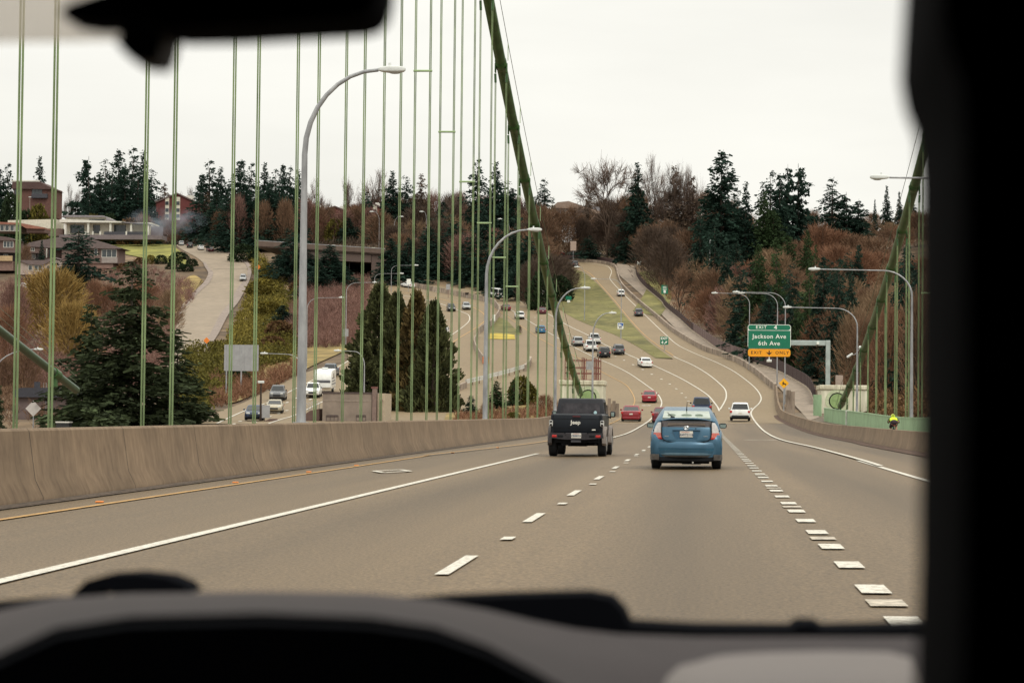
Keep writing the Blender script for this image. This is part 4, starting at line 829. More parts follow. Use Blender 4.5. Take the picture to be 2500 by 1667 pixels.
# scrub on the embankments: nobody could count the stems
def brush(name, label, poly, n, hts, mat, per=36, wdt=.05, spread=.6, leaf=False, disp=True, seed=1):
    global RN; RN = np.random.default_rng(seed); s_ = DS if disp else 1; poly = [(a*s_, b*s_) for a, b in poly]; xs = [p[0] for p in poly]; ys = [p[1] for p in poly]; pts = []
    def inside(x, y):
        c = False
        for (x1, y1), (x2, y2) in zip(poly, poly[1:]+poly[:1]):
            if (y1 > y) != (y2 > y) and x < (x2-x1)*(y-y1)/(y2-y1)+x1: c = not c
        return c
    while len(pts) < n:
        x, y = RN.uniform(min(xs), max(xs)), RN.uniform(min(ys), max(ys))
        if inside(x, y): g = G(x, y); pts.append((g.x, g.y, tz(g.x, g.y)))
    pts = np.array(pts); hh = RN.uniform(*hts, n)*(.6+.8*(np.sin(pts[:, 0]*.35+seed)*np.sin(pts[:, 1]*.22)*.5+.5)); m = n*per; base = np.repeat(pts, per, 0); hr = np.repeat(hh, per)
    a = RN.uniform(0, 2*PI, m)
    if leaf:
        R = np.sqrt(RN.random(m))*hr*spread; z = RN.random(m)**.7*hr*np.sqrt(np.clip(1-(R/(hr*spread+1e-6))**2*.8, 0, 1)); c = base+np.stack([np.cos(a)*R, np.sin(a)*R, z], 1); d = RN.normal(size=(m, 3))+np.array([0, 0, .7]); ln = RN.uniform(.6, 1.4, m)*wdt*5; v, f = blades(c, d, ln, ln*.6)
    else:
        z0 = RN.uniform(0, .65, m)*hr; R = z0*spread*.6; c = base+np.stack([np.cos(a)*R, np.sin(a)*R, z0], 1); d = np.stack([np.cos(a)*spread, np.sin(a)*spread, np.full(m, .9)], 1)+RN.normal(size=(m, 3))*.35; v, f = blades(c, d, hr*RN.uniform(.25, .5, m), np.full(m, wdt))
    o = tag(link(name, npmesh(name, v, f, mat)), label, 'brush', None, 'stuff'); return o
brush('scrub', 'ochre scrub on the embankment right of the side street', [(565,570),(605,590),(640,640),(655,700),(650,770),(600,830),(545,850),(515,830),(530,770),(560,700),(585,640)], 1000, (.5,1.7), OCH, 34, .08, .8, True, seed=4)
brush('scrub', 'olive scrub between the side street and the other highway', [(600,600),(650,640),(690,700),(690,820),(600,850),(520,900),(480,900),(520,830),(590,760)], 750, (.6,2.0), OLV, 34, .08, .8, True, seed=5)
brush('bramble', 'purple leafless bramble bank beside the other highway', [(690,640),(760,660),(850,650),(855,740),(850,790),(760,800),(700,800),(660,760)], 1900, (1.5,3.4), TW['purple'], 40, .055, seed=6)
brush('bramble', 'reddish bramble at the foot of the big grey sign back', [(500,850),(620,860),(680,830),(690,860),(600,905),(510,935),(480,930)], 420, (.8,2.0), TW['red_brown'], 40, .05, seed=7)
brush('bramble', 'brown undergrowth on the slope above the dark fence', [(1500,600),(1600,600),(1720,640),(1900,700),(2120,760),(2120,960),(1960,925),(1900,880),(1800,840),(1700,800),(1640,770),(1560,720),(1510,660)], 2600, (1.2,3.0), TW['red_brown'], 34, .055, seed=8)
brush('bramble', 'tan undergrowth on the lower right slope behind the ropes', [(1950,850),(2270,840),(2270,975),(2000,960)], 500, (1.2,3.2), RUS, 30, .07, .7, True, seed=9)
brush('bramble', 'brown undergrowth beyond the loop highway', [(880,590),(960,625),(1100,650),(1230,700),(1240,600),(1100,560),(950,560)], 1500, (1.2,3.2), TW['brown'], 32, .07, seed=10)
brush('bramble', 'purple brown brush on the bank below the houses', [(0,650),(130,650),(300,700),(430,640),(440,690),(400,760),(380,900),(0,900)], 2000, (1.5,3.2), TW['purple'], 36, .055, seed=12)
brush('bramble', 'brown undergrowth under the trees of the far ridge', [(0,540),(350,540),(420,555),(620,560),(860,560),(860,590),(600,575),(480,570),(380,560),(0,560)], 500, (1.5,3.5), TW['dark'], 34, .1, seed=13)
brush('weeds', 'dry reddish weeds beside the cable block of the carpool side', [(1050,955),(1290,935),(1290,972),(1040,972)], 420, (.4,1.2), TW['red_brown'], 30, .04, seed=14)
brush('bramble', 'purple shrubs on the bank between bungalow and side street', [(180,618),(260,622),(330,600),(400,640),(455,655),(440,700),(330,700),(180,660)], 520, (1.0,2.4), TW['purple'], 34, .06, seed=22)
brush('bramble', 'dark bramble at the lower left edge round the grey building', [(0,860),(150,850),(160,970),(0,975)], 260, (1,2.5), TW['brown'], 34, .05, seed=23)
brush('scrub', 'ochre scrub round the foot of the side street', [(430,800),(520,790),(540,850),(510,900),(470,950),(400,960),(420,880)], 420, (.8,2.2), OLV, 32, .08, .8, True, seed=21)
brush('weeds', 'weeds and grass tufts on the grass wedge', [(1290,690),(1340,620),(1390,680),(1450,760),(1530,820),(1500,825),(1400,770),(1340,740)], 500, (.1,.3), OCH, 20, .03, .9, seed=15)
row('s_olive', [(640,735,778,62,'s_rust'),(650,700,752,50,'fir'),(625,770,800,60,'s_rust'),(575,800,838,60),(545,845,880,60,'s_hedge'),(700,640,668,70,'s_rust'),(688,660,690,40,'fir'),(560,560,600,60,'s_hedge'),(600,640,680,70,'s_ochre'),(620,690,730,70,'s_ochre')], 'shrub on the embankment behind the tall grey lamp', 'embankment shrubs')
row('s_hedge', [(412,578,596,40),(405,600,616,40),(428,606,622,34),(402,592,602,30),(370,585,605,26),(441,594,610,26),(300,600,618,30),(322,590,612,26,'s_rust'),(345,585,605,22,'s_ochre'),(282,604,622,26,'s_rust')], 'clipped garden bush beside the side street', 'clipped garden bushes')
# trees of the near left bank
tree('golden' if False else 't_golden', 118, 612, 790, 150, 'golden budding willow in front of the houses', var=0)
tree('t_golden', 165, 690, 830, 110, 'lower golden willow beside the dark fir and the budding willow', var=1)
tree('fir', 178, 512, 690, 92, 'dark fir standing in front of the grey-brown house', var=3)
tree('slim', 95, 552, 628, 26, 'small blue-green fir between the brown houses', var=0)
tree('s_hedge', 102, 548, 562, 36, 'round dark hedge below the long white wall')
row('t_red_brown', [(30,640,800,70,'t_purple'),(20,700,860,80),(60,800,900,70,'t_brown'),(10,820,900,60,'t_brown'),(250,650,740,60),(330,640,740,80),(390,660,760,60,'t_tan'),(215,640,740,50),(60,560,640,26,'t_brown')], 'bare brown tree on the bank below the houses', 'bare trees below the houses')
row('s_olive', [(88,468,520,50,'s_olive',785),(24,440,520,44,'s_hedge',785),(60,480,520,44,'s_hedge',785),(215,490,530,50,'s_olive',780),(252,488,530,40,'s_hedge',780),(300,500,535,60,'s_rust',780),(130,470,520,44,'bareb',785),(330,490,535,50,'t_red_brown',780)], 'round leafy tree behind the white pavilion', 'round trees behind the pavilion')
v, f = conifer(91, levels=22, nb=13, start=.02, power=.72, gap=.15, droop=.5, arm=20, spray=.027, ragged=.4, wide=.5, dens=7); PROTO['cedar'] = [(trunk_mesh(bark2, .022, .97), mk('crown', v, f, CED))]; KN['cedar'] = 'cedar_tree'
tree('cedar', 297, 602, 1075, 500, 'large dark cedar with long level branches behind the tan barrier', Y=208)
v, f = conifer(95, levels=22, nb=11, start=.02, power=.8, gap=.12, droop=.35, arm=12, spray=.036, ragged=.35, wide=.5, dens=6); PROTO['dcedar'] = [(trunk_mesh(bark, .022, .97), mk('crown', v, f, CED))]; KN['dcedar'] = 'cedar_tree'
tree('dcedar', 205, 690, 1060, 260, 'dense dark cedar leaning into the large one on its left side', Y=216)
tree('dcedar', 405, 770, 1060, 280, 'lower dark cedar spreading right under the large one', Y=212)
tree('dcedar', -4, 880, 1060, 70, 'small dark cedar at the left edge above the barrier', Y=190)
tree('cyp', 868, 650, 1000, 190, 'broad dark columnar tree behind the small grey building', Y=262, var=0)
tree('cyp', 836, 790, 1000, 120, 'low dark columnar tree at the left foot of the broad one', Y=258, var=0)
tree('cyp2', 953, 666, 1000, 150, 'rusty brown columnar tree in the middle of the clump', Y=258)
tree('cyp', 994, 688, 1000, 145, 'slim dark columnar tree at the right of the clump', Y=254, var=0)
tree('cyp', 908, 668, 1000, 150, 'dark columnar tree with its tip beside the broad one', Y=259, var=0)
row('fir', [(1081,906,954,26),(1140,874,940,36,'gfir'),(1195,862,930,56,'s_olive'),(1180,870,932,36,'gfir'),(1215,880,930,36,'s_olive'),(1118,920,952,30,'t_brown'),(1250,905,945,40,'t_red_brown')], 'young tree on the verge below the steel guard rail', 'young trees below the guard rail')
row('t_brown', [(1192,747,765,12,'t_dark'),(1180,945,962,30,'s_olive')], 'small dark shrub near the median end', 'shrubs near the median end')
# ================================================================== VEHICLES
tyre_m = M('tyre_rubber', (.014,.015,.017), var=.2, scale=9, rough=.85, spec=.2); rim_m = M('alloy_rim', (.32,.33,.34), var=.1, rough=.35, metal=.7)
glass_m = M('dark_glass', (.012,.016,.018), var=.15, rough=.06, spec=.6); redl = M('red_lamp', (.42,.018,.016), var=.12, scale=8, rough=.25, spec=.5); whl = M('clear_lamp', (.62,.64,.62), var=.1, rough=.15)
trim_m = M('black_trim', (.014,.016,.018), var=.2, rough=.6); under_m = M('underbody', (.006,.007,.009), var=.3, rough=.9); plate_m = M('number_plate', (.60,.58,.52), var=.06, rough=.5); chrome = M('chrome', (.62,.62,.60), var=.05, rough=.18, metal=.8)
mirror_m = M('mirror_glass', (.25,.32,.30), var=.2, scale=6, rough=.1); blue_txt = M('plate_print', (.03,.05,.12), var=.1); red_txt = M('plate_red', (.55,.16,.13), var=.15, scale=20)
def wheel(t, x, y, r, w_=.22, sub=True):
    b = MB(); b.loft([[(x-w_/2*k, y+q*math.cos(2*PI*i/20), r+q*math.sin(2*PI*i/20)) for i in range(20)] for k, q in ((1, r*.6), (1, r*.9), (.8, r), (-.8, r), (-1, r*.9), (-1, r*.6))]); wh = b.build('wheel', tyre_m, t, 40)
    s = 1 if x > 0 else -1; b = MB(); b.cyl((x+s*w_*.5, y, r), (1,0,0), r*.6, .03, 14); b.build('rim', rim_m, wh); return wh
def ring(y, hw, z0, z1, r, cx=0): return [(cx+a, y, c) for a, c in rrect(0, (z0+z1)/2, hw, (z1-z0)/2, r)]
def zring(z, y0, y1, hw, r): return [(a, c, z) for a, c in rrect(0, (y0+y1)/2, hw, (y1-y0)/2, r)]
def panel(t, name, pts, mat, off=.012, inset=0.0):
    pts = [Vector(p) for p in pts]; c = sum(pts, Vector())/len(pts); n = (pts[1]-pts[0]).cross(pts[-1]-pts[0]).normalized()
    if n.dot(c-Vector((0, 0, .9))) < 0: n = -n
    q = [p+(c-p)*inset+n*off for p in pts]; m = len(q); b = MB(); b.add(q+[p-n*.03 for p in q], [tuple(range(m)), tuple(range(2*m-1, m-1, -1))]+[((i+1) % m, i, m+i, m+(i+1) % m) for i in range(m)]); return b.build(name, mat, t)
def skin(rows, nx=10, th=.05):         # rows: z, half width, y in the middle, y gained at the edge
    b = MB(); n = nx+1
    def g(o): return [[((2*i/nx-1)*hw, yc+abs(2*i/nx-1)**2.6*dy+o, z) for i in range(n)] for z, hw, yc, dy in rows]
    for o, fl in ((0, 0), (th, 1)):
        R = g(o); k = len(b.v); b.add([p for r in R for p in r], [((j*n+i, j*n+i+1, (j+1)*n+i+1, (j+1)*n+i) if not fl else (j*n+i, (j+1)*n+i, (j+1)*n+i+1, j*n+i+1)) for j in range(len(rows)-1) for i in range(nx)])
    return b
def orient(t, g, fwd):                 # nose towards fwd, standing square on the slope
    f = Vector(fwd).normalized(); r = f.cross(Vector((0,0,1))).normalized(); u = r.cross(f); m = Matrix((r, f, u)).transposed()
    t.rotation_euler = m.to_euler(); t.location = Vector(g)+u*.02
def heading(px, py, dx, dy):
    a = G(px, py); b = G(px+dx, py+dy); return b-a
SPEC = {  # length, width, height, belt, hood, tail, cabin foot front/rear, roof front/rear
 'sedan': (4.75, 1.82, 1.45, .93, .90, 1.0, 1.05, -1.75, .25, -1.0), 'hatch': (4.2, 1.76, 1.52, .95, .92, .98, .95, -1.95, .2, -1.5), 'suv': (4.65, 1.88, 1.70, 1.03, 1.02, 1.05, 1.0, -2.2, .3, -1.95),
 'pickup': (5.7, 2.0, 1.90, 1.16, 1.14, 1.16, 1.15, -.85, .6, -.7), 'van': (5.6, 2.05, 2.4, 1.15, 1.05, 1.2, 2.2, -2.72, 1.5, -2.66)}
def vehicle(px, py, d, kind, col, label, group, front=False, name=None, extra=None, lights=False, Y=None):
    g = G(px, py) if Y is None else P(px, py, Y)
    if Y is not None: g.z = H(g.x, g.y)
    f = heading(px, py, *d) if not isinstance(d, Vector) else d
    L_, W, Ht, belt, hood, tail, cf, cr, rf, rr = SPEC[kind]; hw = W/2
    f.normalize(); g = g+f*(L_/2 if f.y > 0 else -L_/2*abs(f.y))*.85
    g.z = H(g.x, g.y)+.06
    t = thing(name or {'pickup':'pickup_truck','van':'camper_van','suv':'parked_car' if 'park' in group else 'car'}.get(kind, 'car'), label, {'pickup':'truck','van':'van'}.get(kind, 'car'), g, 0, group); orient(t, g, f)
    m = paint('car_'+col[0], col[1]); b = MB(); e = L_/2; c0 = .30 if kind in ('pickup', 'suv', 'van') else .22
    b.loft([ring(-e, hw*.80, c0+.16, tail*.74, .12), ring(-e+.07, hw*.93, c0+.05, tail*.93, .14), ring(-e+.3, hw*.99, c0, tail, .14), ring(cr*.8, hw, c0, belt+.01, .13), ring(cf*.7, hw, c0, belt, .13), ring(cf+.2, hw*.99, c0, hood, .14), ring(e-.35, hw*.96, c0, hood*.93, .14), ring(e-.08, hw*.88, c0+.06, hood*.82, .13), ring(e, hw*.74, c0+.16, hood*.66, .1)])
    b.build('body', m, t, 45)
    hb, hr_ = hw*.93, hw*(.74 if kind != 'van' else .88); zb, zt = belt-.04, Ht
    b = MB(); b.loft([zring(zb, cr, cf, hb, .16), zring(zt-.12, rr-.03, rf+.06, hr_+.035, .16), zring(zt-.03, rr+.04, rf-.05, hr_-.02, .16), zring(zt, rr+.16, rf-.2, hr_-.12, .14)]); b.build('cabin', m, t, 45)
    def lerp(u): z = zb+(zt-.12-zb)*u; return z, cr+(rr-.03-cr)*u, cf+(rf+.06-cf)*u, hb+(hr_+.035-hb)*u
    za, ra_, fa, ha = lerp(.12); zc, rc_, fc, hc = lerp(.97)
    panel(t, 'windscreen', [(-ha+.1, fa, za), (ha-.1, fa, za), (hc-.1, fc, zc), (-hc+.1, fc, zc)], glass_m)
    rw = panel(t, 'rear_window', [(-ha+.1, ra_, za), (ha-.1, ra_, za), (hc-.1, rc_, zc), (-hc+.1, rc_, zc)], glass_m)
    for s in (-1, 1): panel(t, 'side_window', [(s*ha, ra_+.3, za), (s*ha, fa-.35, za), (s*hc, fc-.12, zc), (s*hc, rc_+.12, zc)], glass_m)
    R = .40 if kind in ('pickup', 'van') else .36 if kind == 'suv' else .325
    for y in (e-.92, -e+.95):
        for s in (-1, 1): wheel(t, s*(hw-.12), y, R, .24)
    for s in (-1, 1):
        x = s*hw*.80; b = MB(); zz = tail*.86; b.rbox(min(x, x+s*.16)-.05, max(x, x+s*.16)+.0, -e-.012, -e+.3, zz-.16, zz+.05, .03); b.build('tail_light', redl, t)
        b = MB(); zz = hood*.76; b.rbox(s*hw*.62-.17, s*hw*.62+.17, e-.25, e+.0, zz-.07, zz+.08, .03); b.build('headlight', whl, t)
        b = MB(); b.rbox(s*(hw+.09)-.09, s*(hw+.09)+.09, cf-.45, cf-.33, belt+.0, belt+.16, .03); b.build('mirror', trim_m if kind in ('pickup','van') else m, t)
    b = MB(); b.box(-.16, .16, -e-.02, -e+.03, tail*.62, tail*.62+.13); b.build('number_plate', plate_m, t)
    b = MB(); b.rbox(-hw*.86, hw*.86, -e-.03, -e+.4, c0-.02, c0+.22, .05); b.build('rear_bumper', trim_m if kind in ('suv', 'pickup') else m, t)
    b = MB(); b.rbox(-hw*.5, hw*.5, e-.12, e+.015, hood*.42, hood*.66, .05); b.build('grille', trim_m, t)
    b = MB(); b.box(-hw*.9, hw*.9, -e+.25, e-.3, c0-.14, c0+.1); b.build('underbody', under_m, t)
    if kind == 'pickup':
        b = MB(); b.box(-hw*.8, hw*.8, -e+.14, cr-.1, tail-.02, tail+.012); b.build('bed_cover', trim_m, t)
    if kind == 'suv':
        for s in (-1, 1): b = MB(); b.tube([(s*hr_*.9, rr+.2, zt+.02), (s*hr_*.9, rr+.3, zt+.06), (s*hr_*.9, rf-.4, zt+.06), (s*hr_*.9, rf-.3, zt)], .022, 5); b.build('roof_rail', trim_m, t)
    return t
WHT = ('white', (.72,.73,.71)); SIL = ('silver', (.34,.35,.35)); GRY = ('grey', (.10,.105,.115)); BLK = ('black', (.012,.013,.016)); RED = ('red', (.22,.018,.026)); MAR = ('maroon', (.13,.012,.022)); BLU = ('blue', (.03,.14,.26)); NAV = ('navy', (.02,.035,.075)); GLD = ('gold', (.38,.34,.25)); DRD = ('wine', (.10,.016,.026))
g1 = 'cars driving away on the bridge'; g2 = 'cars climbing the curve of the highway'; g3 = 'cars on the exit ramp'; g4 = 'cars coming down the other carriageway'; g5 = 'cars parked along the side street'; g6 = 'cars on the upper street'
vehicle(1540.5, 1030, (20, -30), 'sedan', RED, 'red sedan in the carpool lane with a red car further ahead of it', g1)
vehicle(1585, 984, (10, -20), 'sedan', ('crimson', (.26,.018,.03)), 'red sedan furthest along the white curve beyond the bridge', g1)
vehicle(1617, 1037, Vector((0, 1, 0)), 'sedan', MAR, 'dark maroon car half hidden behind the left side of the blue hatchback', g1)
vehicle(1714, 1017, Vector((-.03, 1, .02)), 'pickup', NAV, 'dark navy pickup just above the roof of the blue hatchback', g1)
vehicle(1807, 1029.5, Vector((.02, 1, .01)), 'suv', WHT, 'white wagon with black trim in the exit lane', g1)
vehicle(1579, 898, (-60, -28), 'sedan', WHT, 'white sedan alone at the tip of the grass wedge', g2)
vehicle(1477, 874, (-60, -30), 'suv', BLK, 'black crossover beside a grey one on the highway curve', g2)
vehicle(1512, 867, (-60, -30), 'suv', GRY, 'grey crossover right beside the black one', g2)
vehicle(1445, 859, (-60, -30), 'pickup', WHT, 'white pickup with its tailgate level with the lamp head', g2)
vehicle(1454, 841, (-60, -30), 'pickup', ('offwhite', (.60,.61,.60)), 'larger white pickup with dark bed cover close to the grass wedge', g2)
vehicle(1412, 846, (-60, -30), 'suv', SIL, 'silver crossover beside the big green cable', g2)
vehicle(1322, 814, (-60, -32), 'hatch', BLU, 'bright blue hatchback left of the big green cable', g2)
vehicle(1271, 780, (-60, -30), 'suv', WHT, 'white crossover behind the blue hatchback on the curve', g2)
vehicle(1325, 767, (-60, -26), 'sedan', DRD, 'dark wine car right at the big green cable', g2)
vehicle(1238, 759, (-60, -26), 'sedan', MAR, 'maroon sedan behind the camper van', g2)
vehicle(1222, 728, (-80, -14), 'van', WHT, 'white camper van with a dark rear window on the loop', g2)
vehicle(1006, 703, (-60, -8), 'sedan', WHT, 'white car passing the white speed sign on the far loop', g2)
vehicle(1405, 652, (-40, -6), 'suv', GRY, 'grey car at the very top of the exit ramp', g3)
vehicle(1517, 724, (-22, -30), 'suv', WHT, 'white crossover halfway up the exit ramp', g3)
vehicle(1560, 773, (-30, -30), 'suv', ('dusk', (.10,.095,.115)), 'dark grey crossover in the lower part of the exit ramp', g3)
vehicle(945, 731, (50, 9), 'suv', NAV, 'navy crossover coming round the loop above the columnar trees', g4)
vehicle(1015, 760, (50, 12), 'sedan', WHT, 'white car with only its roof showing over the rusty columnar tree', g4)
vehicle(1063, 760, (40, 16), 'sedan', WHT, 'white sedan facing the camera in the middle of the loop', g4)
vehicle(1103, 761, (30, 20), 'suv', BLK, 'black crossover with lit headlamps on the loop', g4)
vehicle(1140, 757, (30, 20), 'suv', SIL, 'silver pickup-like car at the apex of the loop', g4)
vehicle(1081, 821, (-40, 16), 'suv', ('cream', (.52,.50,.46)), 'pale crossover at the right edge of the columnar trees', g4)
vehicle(868, 908, (-60, 28), 'suv', BLU, 'blue car emerging behind the left side of the columnar trees', g4)
vehicle(801, 922, (-60, 28), 'pickup', GRY, 'dark pickup following the white trailer', g4)
vehicle(762, 972, (-60, 30), 'pickup', WHT, 'white pickup towing the travel trailer past the tall grey lamp', g4)
vehicle(676, 979, (-60, 28), 'pickup', ('slate', (.12,.125,.13)), 'grey pickup left of the tall grey lamp', g4)
vehicle(669, 1010, (-50, 24), 'sedan', GLD, 'gold sedan just below the grey pickup', g4)
vehicle(620, 1028, (-50, 22), 'sedan', NAV, 'navy car peeking over the tan barrier by the timber post', g4)
vehicle(593, 687, (-8, 30), 'suv', SIL, 'silver car coming down the empty side street', 'cars on the side street')
for q in ((419,596,GRY,'hatch','dark car furthest up the row of cars parked under the smoke'),(443,600,SIL,'hatch','pale car second from the top in the row of parked cars'),(464,606,BLK,'suv','black car in the middle of the row of parked cars'),(492,611,WHT,'sedan','white car parked last but one in the row on the side street'),(515,615,DRD,'sedan','dark red car parked at the lower end of the row on the side street')):
    vehicle(q[0], q[1], (-40, -14), q[3], q[2], q[4], g5, name='parked_car')
vehicle(1409, 625, (60, 2), 'sedan', ('teal', (.02,.17,.19)), 'teal car beside the tan boarded sign on the upper street', g6)
vehicle(1440, 626, (60, -6), 'sedan', WHT, 'white car on the upper street right of the teal one', g6)
vehicle(1362, 624, (60, 0), 'sedan', RED, 'red car on the upper street half hidden at the big green cable', g6)
vehicle(66, 705, (60, 2), 'sedan', WHT, 'white car parked under the trees below the houses', 'cars by the houses', name='parked_car')
# travel trailer
def trailer():
    g = G(792, 958); f = heading(792, 958, -60, 30); g.z = H(g.x, g.y)+.05; t = thing('travel_trailer', 'white travel trailer with grey front and striped side behind the white pickup', 'trailer', g); orient(t, g, f)
    b = MB(); b.loft([ring(-3.6, 1.2, .55, 3.0, .2), ring(-3.5, 1.25, .5, 3.1, .2), ring(2.6, 1.25, .5, 3.1, .2), ring(3.1, 1.22, .6, 2.6, .2), ring(3.3, 1.15, .8, 1.9, .2)]); b.build('body', paint('car_white', (.72,.73,.71)), t, 40)
    panel(t, 'front_cap', [(-1.05, 2.72, 2.95), (1.05, 2.72, 2.95), (1.05, 3.3, 1.75), (-1.05, 3.3, 1.75)], M('trailer_grey', (.30,.31,.33)), .03); panel(t, 'lower_panel', [(-1.1, 3.34, 1.7), (1.1, 3.34, 1.7), (1.1, 3.15, .75), (-1.1, 3.15, .75)], M('trailer_dark', (.09,.09,.11)), .02)
    b = MB(); b.prism([(0,0),(.0,.0),(0,0)], 0, .01)
    for s in (-1, 1):
        b = MB()
        for z, y0, y1 in ((1.1,-3,2.6),(1.5,-2.2,2.6),(1.9,-1.2,2.4)): b.box(s*1.255-.01, s*1.255+.01, y0, y1, z, z+.14)
        b.build('side_stripes', M('trailer_dark'), t); b = MB(); b.box(s*1.26-.01, s*1.26+.01, -.9, .3, 1.95, 2.6); b.build('window', glass_m, t)
        for y in (-.9, .0): wheel(t, s*1.1, y, .36, .22)
    b = MB(); b.rbox(-.4, .4, -1.2, -.3, 3.1, 3.35, .08); b.build('roof_unit', whl, t); b = MB(); b.tube([(0,3.2,.6),(0,4.3,.55)], .06, 6); b.build('tow_bar', trim_m, t)
trailer()
# ------------------------------------------------------------------ black boxy pickup, seen from behind
def boxy():
    g = G(1411.5, 1113); t = thing('pickup_truck', 'black boxy pickup with its name on the tailgate, left of the blue hatchback', 'truck', (g.x, g.y, H(g.x, g.y)+.0), math.radians(-.8), None); t.location.y -= 1.2; t.scale = (1.05, 1.05, 1.06)
    bk = M('black_paint', (.009,.012,.017), var=.12, scale=2, rough=.38, spec=.22); fl = M('pale_flare', (.20,.17,.15), var=.2, scale=4, rough=.6); bm = M('bumper_steel', (.035,.032,.036), var=.15, rough=.55, spec=.2); gp_ = M('rear_glass', (.022,.022,.028), var=.45, scale=3, rough=.12, spec=.25, col2=(.04,.036,.04))
    b = MB(); b.loft([ring(0, .80, .72, 1.34, .06), ring(.04, .84, .68, 1.37, .07), ring(2.0, .84, .62, 1.38, .06), ring(3.8, .84, .6, 1.36, .06), ring(4.9, .74, .7, 1.25, .08), ring(5.1, .68, .75, 1.2, .06)]); b.build('body', bk, t, 40)
    b = MB(); b.rbox(-.745, .745, -.035, .02, .775, 1.345, .03); tg = b.build('tailgate', bk, t, 40)
    b = MB(); b.box(-.745, .745, -.042, -.034, 1.205, 1.218); b.box(-.745, .745, -.042, -.034, .905, .915); b.build('crease', under_m, tg)
    b = MB(); b.rbox(-.13, .13, -.05, -.03, 1.225, 1.25, .008); b.build('handle', under_m, tg); b = MB(); b.rbox(-.13, .13, -.046, -.03, 1.275, 1.305, .008); b.build('brake_light', M('dark_red_lamp', (.10,.012,.014)), tg)
    text('Jeep', .172, M('badge_silver', (.62,.60,.54), var=.05, rough=.35), tg, (-.03, -.04, 1.10), .03, sx=1.08, depth=.006)
    b = MB(); b.rbox(.50, .62, -.046, -.03, .845, .885, .008); b.build('badge', M('badge_silver'), tg)
    b = MB(); b.loft([zring(1.33, 1.75, 4.0, .815, .05), zring(1.82, 1.81, 3.55, .735, .05), zring(1.87, 1.84, 3.45, .715, .05), zring(1.89, 1.95, 3.3, .65, .05)]); b.build('cabin', M('hardtop', (.022,.023,.028), var=.12, rough=.5, spec=.2), t, 40)
    rw = panel(t, 'rear_window', [(-.665, 1.757, 1.38), (.665, 1.757, 1.38), (.625, 1.825, 1.775), (-.625, 1.825, 1.775)], gp_, .012)
    for x, w_ in ((-.33, .17), (.33, .17)):
        b = MB(); b.rbox(x-w_, x+w_, 1.742, 1.75, 1.40, 1.66, .05); 
    b = MB(); b.ell((.50, 1.735, 1.42), .055, .006, .055); b.build('sticker', M('sticker_blue', (.38,.55,.58), var=.2, scale=20), rw)
    for s in (-1, 1): panel(t, 'side_window', [(s*.815, 2.1, 1.40), (s*.815, 3.75, 1.40), (s*.74, 3.4, 1.76), (s*.735, 2.1, 1.76)], glass_m)
    panel(t, 'windscreen', [(-.72, 3.97, 1.38), (.72, 3.97, 1.38), (.65, 3.6, 1.77), (-.65, 3.6, 1.77)], glass_m)
    for s in (-1, 1):
        tl = MB(); tl.rbox(s*.83-.062, s*.83+.062, -.05, .1, .965, 1.165, .025); o = tl.build('tail_light', M('lamp_chrome', (.50,.50,.48), var=.15, scale=12, rough=.2), t)
        b = MB(); b.prism([(s*.83+dx*1.0, z) for dx, z in ((-.048,1.15),(.048,1.15),(.02,1.065),(.048,.98),(-.048,.98),(-.02,1.065))][::s], -.062, -.05); b.build('lens', M('smoked_lens', (.025,.022,.024), rough=.15), o)
        b = MB(); b.rbox(s*.83-.03, s*.83+.03, -.072, -.05, 1.045, 1.085, .01); b.build('reverse_lamp', whl, o)
        b = MB(); b.rbox(min(s*.79, s*.63), max(s*.79, s*.63), -.17, -.12, .615, .70, .02); b.build('reflector', redl, t)
        b = MB(); b.rbox(min(s*.60, s*.42), max(s*.60, s*.42), -.165, -.12, .615, .70, .02); b.build('bumper_slot', under_m, t)
        for y, k in ((.72, 1), (4.1, 1)):
            b = MB(); pts = [(y+.52*math.cos(a), .44+.55*math.sin(a)) for a in np.linspace(0, PI, 9)]; b.loft([[(s*.82, p[0], p[1]), (s*.955, p[0], p[1]-.02), (s*.955, p[0]+(y-p[0])*.12, p[1]-.09), (s*.82, p[0]+(y-p[0])*.12, p[1]-.07)] for p in pts]); b.build('fender_flare', fl if s > 0 else M('dark_flare', (.07,.06,.058), rough=.6), t, 50)  # flares are paler on the right side than on the left
            wheel(t, s*.80, y, .41, .27)
        b = MB(); b.rbox(s*.99-.085, s*.99+.085, 3.42, 3.55, 1.27, 1.47, .04); m_ = b.build('mirror', trim_m, t, 40); b = MB(); b.rbox(s*.985-.05, s*.985+.05, 3.408, 3.425, 1.30, 1.44, .02); b.build('glass', mirror_m, m_); b = MB(); b.tube([(s*.80,3.5,1.30),(s*.93,3.5,1.25)], .03, 6); b.build('arm', trim_m, m_)
    b = MB(); b.prism([(-.88,.60),(-.86,.765),(-.40,.765),(-.37,.72),(-.3,.60),(.3,.60),(.37,.72),(.40,.765),(.86,.765),(.88,.60),(.62,.575),(.45,.56),(.3,.55),(-.3,.55),(-.45,.56),(-.62,.575)][::-1], -.155, .1); bp = b.build('rear_bumper', bm, t)
    b = MB(); b.rbox(-.36, .36, -.13, .0, .58, .765, .02); b.build('plate_recess', M('bumper_steel'), t)
    b = MB(); b.rbox(-.163, .163, -.165, -.14, .595, .755, .012); np_ = b.build('number_plate', plate_m, t); text('C80807A', .085, blue_txt, np_, (0, -.168, .668), .01, sx=.95, depth=.002); text('WASHINGTON', .03, red_txt, np_, (0, -.168, .735), .01, depth=.002)
    b = MB(); b.rbox(-.17, .15, -.15, -.02, .455, .53, .015); b.build('hitch_cover', M('hitch_grey', (.05,.05,.055)), t)
